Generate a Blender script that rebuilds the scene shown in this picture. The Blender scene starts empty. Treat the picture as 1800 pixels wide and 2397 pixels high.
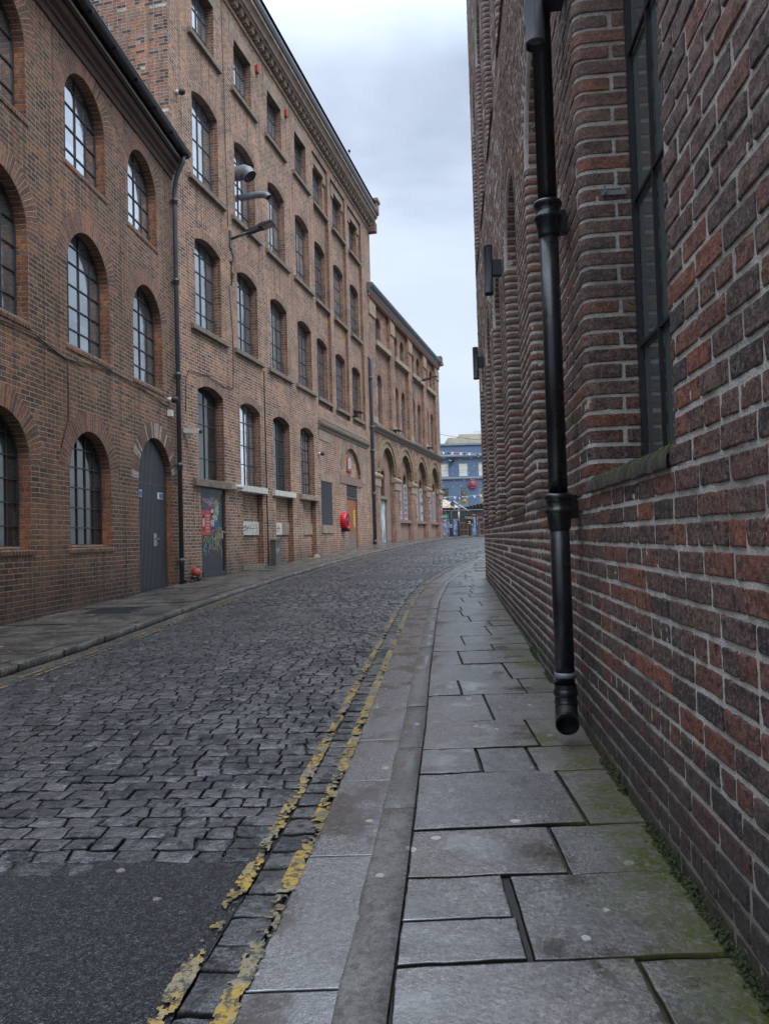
import bpy, math, random
import numpy as np
from mathutils import Vector, Matrix
from mathutils.geometry import tessellate_polygon
PI = math.pi
rnd = random.Random(7)
NR = np.random.RandomState(11)
SC = bpy.context.scene
COL = SC.collection
R = math.radians

# ------------------------------------------------------------------ objects
def link(o, parent=None):
    COL.objects.link(o)
    if parent is not None: o.parent = parent
    return o
def tag(o, label=None, cat=None, group=None, kind=None):
    if label: o['label'] = label
    if cat: o['category'] = cat
    if group: o['group'] = group
    if kind: o['kind'] = kind
    return o
def empty(name, loc, rz=0.0, label=None, cat=None, group=None):
    o = bpy.data.objects.new(name, None); o.location = loc; o.rotation_euler = (0, 0, rz)
    o.empty_display_size = 0.3
    return tag(link(o), label, cat, group)
def copy_tree(o, parent=None):
    c = o.copy(); COL.objects.link(c)
    if parent is not None: c.parent = parent
    for ch in list(o.children): copy_tree(ch, c)
    return c

class MB:
    """collects faces with uv and material index, builds ONE mesh object"""
    def __init__(s): s.v = []; s.f = []; s.uv = []; s.mi = []; s.sm = []
    def face(s, pts, uvs=None, m=0, smooth=False):
        b = len(s.v); s.v += [tuple(p) for p in pts]; s.f.append(tuple(range(b, b + len(pts))))
        if uvs is None:
            p = [Vector(q) for q in pts]; n = (p[1] - p[0]).cross(p[2] - p[0])
            a = [abs(n.x), abs(n.y), abs(n.z)]; k = a.index(max(a))
            uvs = [((q.y, q.z) if k == 0 else (q.x, q.z) if k == 1 else (q.x, q.y)) for q in p]
        s.uv += [tuple(u) for u in uvs]; s.mi.append(m); s.sm.append(smooth); return s
    def box(s, x0, x1, y0, y1, z0, z1, m=0):
        P = lambda *i: [((x0, x1)[a], (y0, y1)[b], (z0, z1)[c]) for a, b, c in i]
        s.face(P((0,0,0),(1,0,0),(1,0,1),(0,0,1)), m=m); s.face(P((1,1,0),(0,1,0),(0,1,1),(1,1,1)), m=m)
        s.face(P((0,1,0),(0,0,0),(0,0,1),(0,1,1)), m=m); s.face(P((1,0,0),(1,1,0),(1,1,1),(1,0,1)), m=m)
        s.face(P((0,0,1),(1,0,1),(1,1,1),(0,1,1)), m=m); s.face(P((0,1,0),(1,1,0),(1,0,0),(0,0,0)), m=m); return s
    def prism(s, out, y0, y1, m=0, back=True):
        """outline in (x,z) extruded from y0 to y1"""
        tris = tessellate_polygon([[Vector((a, b, 0)) for a, b in out]])
        for t in tris:
            s.face([(out[i][0], y0, out[i][1]) for i in t], m=m)
            if back: s.face([(out[i][0], y1, out[i][1]) for i in reversed(t)], m=m)
        n = len(out)
        for i in range(n):
            a, b = out[i], out[(i + 1) % n]
            s.face([(a[0], y0, a[1]), (b[0], y0, b[1]), (b[0], y1, b[1]), (a[0], y1, a[1])], m=m)
        return s
    def profile(s, prof, x0, x1, m=0, caps=True):
        """(y,z) profile run along x"""
        L = 0
        for a, b in zip(prof, prof[1:]):
            d = math.hypot(b[0] - a[0], b[1] - a[1])
            s.face([(x0, a[0], a[1]), (x1, a[0], a[1]), (x1, b[0], b[1]), (x0, b[0], b[1])],
                   [(x0, L), (x1, L), (x1, L + d), (x0, L + d)], m); L += d
        if caps:
            for x in (x0, x1):
                for t in tessellate_polygon([[Vector((a, b, 0)) for a, b in prof]]):
                    s.face([(x, prof[i][0], prof[i][1]) for i in t], m=m)
        return s
    def tube(s, path, r, n=12, m=0, caps=True):
        path = [Vector(p) for p in path]; rs = r if isinstance(r, (list, tuple)) else [r] * len(path)
        rings = []; ref = None; L = 0; Ls = []
        for i, p in enumerate(path):
            a = path[i - 1] if i else p; b = path[i + 1] if i < len(path) - 1 else p
            t = (b - a).normalized()
            if ref is None: ref = Vector((0, 0, 1)) if abs(t.z) < .9 else Vector((1, 0, 0))
            u = t.cross(ref)
            if u.length < 1e-4: u = t.cross(Vector((1, 0, 0)))
            u.normalize(); w = u.cross(t); ref = w
            # keep the section perpendicular
            rings.append([p + (u * math.cos(2 * PI * k / n) + w * math.sin(2 * PI * k / n)) * rs[i] for k in range(n)])
            if i: L += (path[i] - path[i - 1]).length
            Ls.append(L)
        for i in range(len(rings) - 1):
            for k in range(n):
                k2 = (k + 1) % n
                s.face([rings[i][k], rings[i][k2], rings[i + 1][k2], rings[i + 1][k]],
                       [(k / n * .3, Ls[i]), ((k + 1) / n * .3, Ls[i]), ((k + 1) / n * .3, Ls[i + 1]), (k / n * .3, Ls[i + 1])], m, True)
        if caps:
            s.face(rings[0][::-1], m=m); s.face(rings[-1], m=m)
        return s
    def lathe(s, c, prof, axis='z', n=20, m=0):
        """prof list of (r, h) about an axis through c"""
        def P(r, h, a):
            x, y = r * math.cos(a), r * math.sin(a)
            return {'z': (c[0] + x, c[1] + y, c[2] + h), 'y': (c[0] + x, c[1] + h, c[2] + y), 'x': (c[0] + h, c[1] + x, c[2] + y)}[axis]
        for (r0, h0), (r1, h1) in zip(prof, prof[1:]):
            for k in range(n):
                a, b = 2 * PI * k / n, 2 * PI * (k + 1) / n
                pts = [P(r0, h0, a), P(r0, h0, b), P(r1, h1, b), P(r1, h1, a)]
                if r0 < 1e-6: pts = [pts[0], pts[2], pts[3]]
                elif r1 < 1e-6: pts = pts[:3]
                s.face(pts, m=m, smooth=True)
        return s
    def ribbon(s, pts, w, y, m=0):
        """flat brush stroke in the x,z plane at depth y"""
        for a, b in zip(pts, pts[1:]):
            d = Vector((b[0] - a[0], b[1] - a[1]));
            if d.length < 1e-6: continue
            d.normalize(); n = Vector((-d.y, d.x)) * w / 2; e = d * w * .35
            s.face([(a[0] - e.x + n.x, y, a[1] - e.y + n.y), (b[0] + e.x + n.x, y, b[1] + e.y + n.y),
                    (b[0] + e.x - n.x, y, b[1] + e.y - n.y), (a[0] - e.x - n.x, y, a[1] - e.y - n.y)], m=m)
            y -= 0.00005
        return s
    def build(s, name, mats, parent=None, loc=None, merge=False):
        me = bpy.data.meshes.new(name); me.from_pydata(s.v, [], s.f)
        if not isinstance(mats, (list, tuple)): mats = [mats]
        for m in mats: me.materials.append(m)
        uvl = me.uv_layers.new(name='UVMap')
        uvl.data.foreach_set('uv', np.array(s.uv, dtype=np.float32).ravel())
        me.polygons.foreach_set('material_index', s.mi); me.polygons.foreach_set('use_smooth', s.sm)
        if any(s.sm):
            import bmesh
            bm = bmesh.new(); bm.from_mesh(me); bmesh.ops.remove_doubles(bm, verts=bm.verts, dist=1e-5); bm.to_mesh(me); bm.free()
        me.update()
        o = bpy.data.objects.new(name, me)
        if loc: o.location = loc
        return link(o, parent)

def npmesh(name, V, Fq, mats, attrs=None, uv=None, parent=None, smooth=False, tri=False):
    """quick mesh from numpy arrays (quads)"""
    k = Fq.shape[1]; me = bpy.data.meshes.new(name)
    me.vertices.add(len(V)); me.vertices.foreach_set('co', V.astype(np.float32).ravel())
    me.loops.add(Fq.size); me.loops.foreach_set('vertex_index', Fq.astype(np.int32).ravel())
    me.polygons.add(len(Fq)); me.polygons.foreach_set('loop_start', np.arange(0, Fq.size, k, dtype=np.int32))
    me.polygons.foreach_set('loop_total', np.full(len(Fq), k, dtype=np.int32))
    me.update(calc_edges=True)
    if smooth: me.polygons.foreach_set('use_smooth', np.ones(len(Fq), dtype=bool))
    for nm, arr in (attrs or {}).items():
        a = me.attributes.new(nm, 'FLOAT', 'POINT'); a.data.foreach_set('value', arr.astype(np.float32))
    if uv is not None:
        u = me.uv_layers.new(name='UVMap'); u.data.foreach_set('uv', uv[Fq.ravel()].astype(np.float32).ravel())
    for m in (mats if isinstance(mats, (list, tuple)) else [mats]): me.materials.append(m)
    me.validate(); me.update()
    return link(bpy.data.objects.new(name, me), parent)

# value noise for shaping geometry
_tab = NR.rand(256, 256)
def vnoise(x, y):
    xi = np.floor(x).astype(int); yi = np.floor(y).astype(int); fx = x - xi; fy = y - yi
    fx = fx * fx * (3 - 2 * fx); fy = fy * fy * (3 - 2 * fy)
    g = lambda a, b: _tab[a % 256, b % 256]
    return (g(xi, yi) * (1 - fx) + g(xi + 1, yi) * fx) * (1 - fy) + (g(xi, yi + 1) * (1 - fx) + g(xi + 1, yi + 1) * fx) * fy

# ------------------------------------------------------------------ materials
class NT:
    def __init__(s, name):
        s.m = bpy.data.materials.new(name); s.m.use_nodes = True; s.t = s.m.node_tree; s.n = s.t.nodes; s.l = s.t.links
        s.b = s.n['Principled BSDF']
    def N(s, typ, **kw):
        n = s.n.new('ShaderNode' + typ)
        for k, v in kw.items():
            if k in n.inputs.keys() if isinstance(k, str) else False: pass
            setattr(n, k, v)
        return n
    def set(s, sock, v):
        if isinstance(v, bpy.types.NodeSocket): s.l.new(v, sock)
        else: sock.default_value = v
    def math(s, op, a, b=0.0, c=None, clamp=False):
        n = s.N('Math', operation=op); n.use_clamp = clamp
        s.set(n.inputs[0], a); s.set(n.inputs[1], b)
        if c is not None: s.set(n.inputs[2], c)
        return n.outputs[0]
    def mix(s, f, a, b, bt='MIX'):
        n = s.N('Mix', data_type='RGBA', blend_type=bt)
        s.set(n.inputs[0], f); s.set(n.inputs[6], a if not isinstance(a, tuple) else (*a[:3], 1)); s.set(n.inputs[7], b if not isinstance(b, tuple) else (*b[:3], 1))
        return n.outputs[2]
    def noise(s, vec, scale, detail=4.0, rough=.55, dim='3D'):
        n = s.N('TexNoise', noise_dimensions=dim); s.set(n.inputs['Vector'], vec)
        n.inputs['Scale'].default_value = scale; n.inputs['Detail'].default_value = detail; n.inputs['Roughness'].default_value = rough
        return n.outputs['Fac']
    def ramp(s, f, stops, interp='LINEAR'):
        n = s.N('ValToRGB'); s.set(n.inputs[0], f); e = n.color_ramp.elements; n.color_ramp.interpolation = interp
        while len(e) < len(stops): e.new(0.5)
        for el, (p, c) in zip(e, stops):
            el.position = p; el.color = (*c, 1) if len(c) == 3 else c
        return n.outputs[0]
    def step(s, f, lo, hi):
        n = s.N('MapRange'); n.interpolation_type = 'SMOOTHSTEP'; n.clamp = True
        s.set(n.inputs[0], f); n.inputs[1].default_value = lo; n.inputs[2].default_value = hi
        return n.outputs[0]
    def remap(s, f, lo, hi, a, b):
        n = s.N('MapRange'); n.clamp = True
        s.set(n.inputs[0], f); n.inputs[1].default_value = lo; n.inputs[2].default_value = hi; n.inputs[3].default_value = a; n.inputs[4].default_value = b
        return n.outputs[0]
    def bump(s, h, dist=.01, strength=1.0, normal=None):
        n = s.N('Bump'); s.set(n.inputs['Height'], h); n.inputs['Distance'].default_value = dist; n.inputs['Strength'].default_value = strength
        if normal is not None: s.l.new(normal, n.inputs['Normal'])
        return n.outputs[0]
    def out(s, color=None, rough=None, normal=None, metal=None, spec=None, ior=None):
        if color is not None: s.set(s.b.inputs['Base Color'], color if not isinstance(color, tuple) else (*color[:3], 1))
        if rough is not None: s.set(s.b.inputs['Roughness'], rough)
        if normal is not None: s.l.new(normal, s.b.inputs['Normal'])
        if metal is not None: s.set(s.b.inputs['Metallic'], metal)
        if spec is not None: s.set(s.b.inputs['Specular IOR Level'], spec)
        if ior is not None: s.b.inputs['IOR'].default_value = ior
        return s.m
    def pos(s):
        return s.N('NewGeometry').outputs['Position']
    def obj(s): return s.N('TexCoord').outputs['Object']
    def uv(s): return s.N('TexCoord').outputs['UV']
    def attr(s, name): return s.N('Attribute', attribute_name=name).outputs['Fac']
    def sep(s, v):
        n = s.N('SeparateXYZ'); s.set(n.inputs[0], v); return n.outputs
    def comb(s, x=0.0, y=0.0, z=0.0):
        n = s.N('CombineXYZ'); s.set(n.inputs[0], x); s.set(n.inputs[1], y); s.set(n.inputs[2], z); return n.outputs[0]

def simple(name, col, rough=.6, metal=0.0, var=.25, scale=6.0, bump=.002, bscale=60.0, spec=.5, dirt=None, coat=None):
    t = NT(name); p = t.obj(); n = t.noise(p, scale, 6, .6)
    c = t.mix(t.remap(n, .3, .7, 0, 1), tuple(x * (1 - var) for x in col), tuple(min(1, x * (1 + var)) for x in col))
    if dirt:
        c = t.mix(t.step(t.noise(p, scale * 2.7, 8, .7), .52, .7), c, dirt)
    nb = t.noise(p, bscale, 5, .6)
    t.out(c, t.remap(n, .3, .7, max(.03, rough - .1), min(1, rough + .1)), t.bump(nb, bump), metal, spec)
    return t.m

def brick_mat(name, palette, mortar, w=.235, h=.078, mw=.011, soot=.35, wobble=.006, soldier=False, bump=.008,
              stain=None, lowdark=0.0, bond=4, hue=None, shift=False):
    """Bricks laid in metre UVs, one random colour per brick, recessed uneven mortar."""
    t = NT(name); uv = t.uv(); u, v, _ = t.sep(uv)
    if shift:
        rn = t.N('ObjectInfo').outputs['Random']; u = t.math('ADD', u, t.math('MULTIPLY', t.math('FLOOR', t.math('MULTIPLY', rn, 977.0)), w)); 
    wn = t.N('TexNoise', noise_dimensions='3D'); t.l.new(uv, wn.inputs['Vector']); wn.inputs['Scale'].default_value = 4.0; wn.inputs['Detail'].default_value = 5
    wx, wy, _ = t.sep(wn.outputs['Color'])
    u2 = t.math('ADD', u, t.math('MULTIPLY', t.math('SUBTRACT', wx, .5), wobble * 3)); v2 = t.math('ADD', v, t.math('MULTIPLY', t.math('SUBTRACT', wy, .5), wobble * 2))
    row = t.math('FLOOR', t.math('DIVIDE', v2, h))
    rr = t.N('TexWhiteNoise', noise_dimensions='1D'); t.l.new(row, rr.inputs['W'])
    if soldier:
        ww = w; cu = t.math('DIVIDE', u2, w)
    else:
        hd = t.math('LESS_THAN', t.math('MODULO', t.math('ABSOLUTE', row), float(bond)), .5)
        cu = t.math('DIVIDE', u2, t.math('SUBTRACT', w, t.math('MULTIPLY', hd, w * .5)))
        cu = t.math('ADD', cu, t.math('ADD', t.math('MULTIPLY', t.math('MODULO', t.math('ABSOLUTE', row), 2.0), .5), t.math('MULTIPLY', rr.outputs['Value'], .12)))
    cell = t.math('FLOOR', cu)
    fu = t.math('SUBTRACT', cu, cell); fv = t.math('SUBTRACT', t.math('DIVIDE', v2, h), row)
    du = t.math('MULTIPLY', t.math('SUBTRACT', .5, t.math('ABSOLUTE', t.math('SUBTRACT', fu, .5))), w if soldier else w * .85)
    dv = t.math('MULTIPLY', t.math('SUBTRACT', .5, t.math('ABSOLUTE', t.math('SUBTRACT', fv, .5))), h)
    d = t.math('MINIMUM', du, dv)
    ed = t.math('ADD', d, t.math('MULTIPLY', t.math('SUBTRACT', t.noise(uv, 45, 4, .6), .5), .009))
    mask = t.step(ed, mw * .35, mw * .85)
    wnz = t.N('TexWhiteNoise', noise_dimensions='2D'); t.l.new(t.comb(cell, row), wnz.inputs['Vector'])
    n = len(palette); col = t.ramp(wnz.outputs['Value'], [((i + .0) / n, c) for i, c in enumerate(palette)], 'CONSTANT')
    pn = t.noise(uv, 22, 6, .7); big = t.noise(uv, .45, 5, .6); mid = t.noise(uv, 2.3, 6, .65)
    col = t.mix(t.step(pn, .42, .62), col, t.mix(.6, col, (.03,.025,.022))); col = t.mix(t.math('MULTIPLY', t.step(t.noise(uv, 60, 4, .7), .55, .66), .35), col, (.34,.25,.19))
    if hue: col = t.mix(t.step(big, .45, .62), col, t.mix(.5, col, hue))
    col = t.mix(t.math('MULTIPLY', t.step(mid, .5, .75), soot), col, (.022, .019, .017))
    mcol = t.mix(t.noise(uv, 30, 4, .6), tuple(x * .65 for x in mortar), tuple(x * 1.25 for x in mortar))
    mcol = t.mix(t.math('MULTIPLY', t.step(big, .4, .65), .35), mcol, tuple(x * .45 for x in mortar))
    gv = t.ramp(t.noise(uv, 1.1, 7, .7), [(.38, (.60,.56,.54)), (.5, (1,1,1)), (.62, (1.45,1.36,1.22))]); col = t.mix(1.0, col, gv, 'MULTIPLY')
    c = t.mix(mask, mcol, col)
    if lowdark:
        darkened = t.math('MULTIPLY', t.step(t.math('ADD', v, t.math('MULTIPLY', mid, 1.2)), 2.1, .6), lowdark)  # brick and mortar colour darkens towards the foot of the wall
        c = t.mix(darkened, c, (.028, .027, .022))
    # rain streaks
    st = t.noise(t.comb(t.math('MULTIPLY', u, 7.0), t.math('MULTIPLY', v, .35)), 1.0, 4, .6)
    c = t.mix(t.math('MULTIPLY', t.step(st, .50, .66), .42), c, stain or (.03, .028, .026))
    hgt = t.math('ADD', mask, t.math('MULTIPLY', pn, .35))
    t.out(c, t.remap(pn, .3, .7, .55, .9), t.bump(hgt, bump), spec=.35)
    return t.m

M = {}
warm = lambda P, r, g, b: [(x * r, y * g, z * b) for x, y, z in P]
PAL1 = [(.15,.075,.05),(.20,.10,.065),(.105,.06,.045),(.24,.10,.055),(.17,.10,.07),(.125,.07,.055),(.22,.125,.08),(.075,.05,.042),(.185,.09,.06),(.25,.115,.06),(.165,.095,.065),(.15,.09,.065)]
PAL2 = [(.26,.15,.105),(.33,.185,.125),(.21,.12,.09),(.36,.17,.10),(.28,.175,.13),(.17,.105,.085),(.31,.21,.155),(.115,.08,.07),(.30,.16,.11),(.40,.20,.115)]
PAL1 = warm(PAL1, 1.22, 1.20, 1.12); PAL2 = warm(PAL2, 1.12, 1.10, 1.06); 
PALR = [(.28,.11,.055),(.34,.13,.06),(.22,.10,.06),(.38,.15,.07),(.25,.13,.085),(.30,.12,.065)]
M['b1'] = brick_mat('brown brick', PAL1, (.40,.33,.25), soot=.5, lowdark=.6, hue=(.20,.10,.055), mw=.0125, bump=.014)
M['b1r'] = brick_mat('orange jamb brick', PALR, (.27,.22,.17), soot=.45, mw=.010)
M['b1s'] = brick_mat('arch voussoir brick', [(.29,.15,.095),(.24,.125,.08),(.34,.155,.09),(.20,.11,.08),(.28,.155,.105)], (.36,.30,.24), w=.078, h=.36, soldier=True, mw=.010, soot=.35, shift=True)
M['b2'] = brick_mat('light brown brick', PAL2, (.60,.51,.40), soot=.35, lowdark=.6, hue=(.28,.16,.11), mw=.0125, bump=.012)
M['b2r'] = brick_mat('red brown jamb brick', [(.26,.12,.07),(.31,.14,.08),(.20,.10,.07),(.24,.14,.10),(.16,.09,.07)], (.40,.33,.26), soot=.35)
M['b2s'] = brick_mat('brown voussoir brick', [(.29,.18,.13),(.35,.20,.14),(.25,.16,.12),(.38,.23,.16)], (.46,.39,.31), w=.078, h=.24, soldier=True, mw=.010, soot=.3, shift=True)
M['side'] = brick_mat('patched gable brick', [(.33,.16,.11),(.055,.045,.045),(.45,.17,.085),(.30,.20,.16),(.07,.055,.05),(.38,.15,.085),(.35,.20,.14),(.33,.17,.12),(.58,.56,.50),(.30,.18,.14),(.28,.15,.11),(.42,.19,.11),(.36,.24,.19),(.10,.07,.06)], (.42,.36,.28), soot=.15)
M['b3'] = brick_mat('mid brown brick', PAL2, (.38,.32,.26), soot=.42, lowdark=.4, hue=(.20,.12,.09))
M['b3s'] = brick_mat('red arch brick', [(.30,.12,.07),(.26,.11,.07),(.33,.15,.09)], (.30,.24,.19), w=.078, h=.3, soldier=True, mw=.009, soot=.3, shift=True)
M['yel'] = brick_mat('buff arch brick', [(.33,.26,.16),(.38,.31,.20),(.27,.21,.13),(.31,.25,.17)], (.30,.23,.14), w=.1, h=.12, soldier=True, mw=.008, soot=.45, shift=True)
M['rwall'] = brick_mat('dark plum brick', [(.12,.07,.06),(.09,.06,.055),(.14,.075,.06),(.07,.055,.055),(.16,.08,.06),(.10,.07,.06)], (.36,.32,.28), mw=.013)
M['stone'] = simple('brown sandstone', (.27,.21,.16), .8, var=.3, scale=3, bump=.004, dirt=(.08,.065,.05))
M['sill'] = simple('weathered stone sill', (.19,.16,.125), .8, var=.3, scale=5, bump=.004, dirt=(.06,.06,.045))
M['pink'] = simple('pink sandstone', (.22,.14,.12), .8, var=.25, scale=3, bump=.004, dirt=(.10,.07,.06))
M['white_stone'] = simple('flaking white paint on stone', (.58,.56,.50), .7, var=.15, scale=6, bump=.004, dirt=(.22,.19,.15))
M['render'] = simple('pinkish render', (.22,.155,.13), .85, var=.2, scale=2.5, bump=.003, dirt=(.13,.10,.09))
M['slate'] = simple('dark slate roof', (.05,.052,.058), .6, var=.3, scale=4)
M['lead'] = simple('weathered lead flashing', (.11,.115,.125), .5, var=.3, scale=3, bump=.003)
M['gutter'] = simple('black gutter paint', (.011,.011,.013), .32, var=.3, scale=12, bump=.001)
M['greypipe'] = simple('slate grey pipe paint', (.060,.070,.086), .42, var=.2, scale=9, bump=.0012, dirt=(.035,.04,.045))
M['bluepipe'] = simple('blue grey pipe paint', (.065,.085,.112), .42, var=.2, scale=9, bump=.0012, dirt=(.04,.05,.06))
M['galv'] = simple('galvanised metal', (.20,.22,.24), .55, metal=.35, var=.15, scale=14, bump=.001)
M['frame'] = simple('blue grey window steel', (.050,.065,.078), .45, var=.2, scale=9, bump=.001)
M['frame1'] = simple('dark steel frame', (.035,.040,.050), .45, var=.2, scale=9, bump=.001)
M['framek'] = simple('near black steel frame', (.018,.019,.021), .35, var=.2, scale=9, bump=.0006)
M['black'] = simple('black gloss paint', (.009,.0095,.011), .30, var=.3, scale=7, dirt=(.022,.024,.028), bump=.0018, bscale=38)
M['lampgrey'] = simple('dark grey powder coat', (.030,.034,.040), .62, var=.06, scale=3, bump=.0003, bscale=300)
M['lens'] = simple('lamp lens', (.25,.26,.26), .25, var=.1)
M['blackm'] = simple('matt black', (.010,.010,.011), .6)
M['white'] = simple('white plastic', (.62,.63,.62), .4, var=.08)
M['red'] = simple('red painted metal', (.55,.012,.02), .33, var=.15, scale=5, bump=.001)
M['oldred'] = simple('faded red paint', (.36,.06,.04), .5, var=.25, scale=9, dirt=(.12,.035,.03))
M['brass'] = simple('aluminium handle', (.45,.45,.45), .35, metal=.8)
M['cable'] = simple('black cable', (.012,.012,.013), .55)
M['moss'] = simple('green moss', (.030,.043,.010), .95, var=.6, scale=25, bump=.01, bscale=140)
M['grate'] = simple('dark cast iron cover', (.05,.055,.06), .4, metal=.3, var=.3, scale=20, bump=.004, bscale=50)
def wood():
    t = NT('varnished brown door timber'); p = t.obj(); x, y, z = t.sep(p)
    g = t.noise(t.comb(t.math('MULTIPLY', x, 22.0), y, t.math('MULTIPLY', z, 1.2)), 1.0, 6, .6)
    c = t.ramp(g, [(.3, (.15,.05,.018)), (.6, (.34,.13,.045)), (.8, (.40,.18,.07))])
    c = t.mix(t.step(t.math('ADD', z, t.math('MULTIPLY', g, -.7)), .65, .15), c, (.17,.145,.115))
    gr = t.math('LESS_THAN', t.math('ABSOLUTE', t.math('SUBTRACT', t.math('FRACT', t.math('DIVIDE', x, .235)), .5)), .03)
    return t.out(t.mix(gr, c, (.02,.012,.008)), .5, t.bump(t.math('SUBTRACT', g, gr), .004))
M['wood'] = wood()
def glass(name, tint, rough=.04, wav=.004, ior=1.9, metal=0.0):
    t = NT(name); p = t.N('TexCoord').outputs['Object']; x, y, z = t.sep(p)
    info = t.N('ObjectInfo').outputs['Random']
    pn = t.noise(t.comb(t.math('ADD', x, t.math('MULTIPLY', info, 37.0)), z), 1.4, 3, .5)
    cell = t.comb(t.math('FLOOR', t.math('MULTIPLY', x, 3.2)), t.math('FLOOR', t.math('MULTIPLY', z, 1.9)), info)
    wn = t.N('TexWhiteNoise', noise_dimensions='3D'); t.l.new(cell, wn.inputs['Vector'])
    k0, k1 = (.82, 1.15) if metal else (.45, 1.7); c = t.mix(t.math('MULTIPLY', wn.outputs['Value'], .8), tuple(a * k0 for a in tint), tuple(a * k1 for a in tint))
    c = t.mix(t.step(t.noise(p, 3, 4, .6), .5, .75), c, tuple(a * (.8 if metal else .5) for a in tint))
    c = t.mix(1.0, c, t.ramp(info, [(0, (.55,.55,.55)), (.3, (1,1,1)), (.5, (.8,.8,.8)), (.75, (1.15,1.15,1.15)), (1, (.7,.72,.75))]), 'MULTIPLY')
    t.out(c, t.remap(t.noise(p, 6, 4, .6), .3, .8, rough, rough + .12), t.bump(pn, wav * 12, .5), spec=.5, ior=ior, metal=metal); return t.m
M['glass'] = glass('old window glass', (.85,.90,.94), ior=2.0, metal=.9, wav=.002)
M['glassm'] = glass('middle window glass', (.40,.44,.46), ior=2.0, metal=.75, wav=.002)
M['glass1'] = glass('dusty window glass', (.045,.056,.056), .05, .0006, 1.8)
M['glassr'] = glass('dark clean window glass', (.24,.28,.26), .02, .0005, 2.4, .55)
M['blind'] = simple('pale blind behind glass', (.62,.66,.60), .35, var=.06, scale=2)

# wet ground materials -------------------------------------------------------
def sett_mat():
    t = NT('wet granite setts'); p = t.pos(); a = t.attr('rnd'); e = t.attr('edge')
    c = t.ramp(a, [(0, (.018,.021,.022)), (.2, (.042,.047,.046)), (.4, (.026,.028,.030)), (.6, (.066,.062,.054)), (.8, (.028,.029,.036)), (1, (.080,.080,.072))])
    sp = t.noise(p, 42, 5, .8); big = t.noise(p, 1.1, 5, .6); sm = t.noise(p, 95, 4, .8)
    c = t.mix(t.math('MULTIPLY', t.step(sp, .50, .58), .6), c, (.105,.11,.105)); c = t.mix(t.step(t.noise(p, 24, 5, .75), .50, .57), c, (.016,.017,.017))
    c = t.mix(t.math('MULTIPLY', t.step(sm, .52, .58), .4), c, (.15,.15,.145))
    c = t.mix(t.step(e, .12, .8), c, (.011,.011,.010))
    wet = t.step(t.math('ADD', t.noise(p, 9, 6, .75), t.math('MULTIPLY', t.math('SUBTRACT', big, .5), .5)), .43, .53)
    r = t.math('MAXIMUM', t.math('SUBTRACT', t.remap(sm, .40, .60, .50, .68), t.math('MULTIPLY', wet, .48)), t.math('MAXIMUM', e, .05))
    wet = t.math('MULTIPLY', wet, t.remap(a, 0, 1, .35, 1.0)); sl_ = t.math('MULTIPLY', t.remap(wet, 0, 1, .12, 1.0), t.math('SUBTRACT', 1.0, t.step(e, .1, .6)))
    b = t.bump(sm, .003, 1, t.bump(t.noise(p, 22, 5, .7), .014, 1.0))
    t.out(c, r, b, spec=sl_, ior=2.05); return t.m
M['sett'] = sett_mat()
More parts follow.
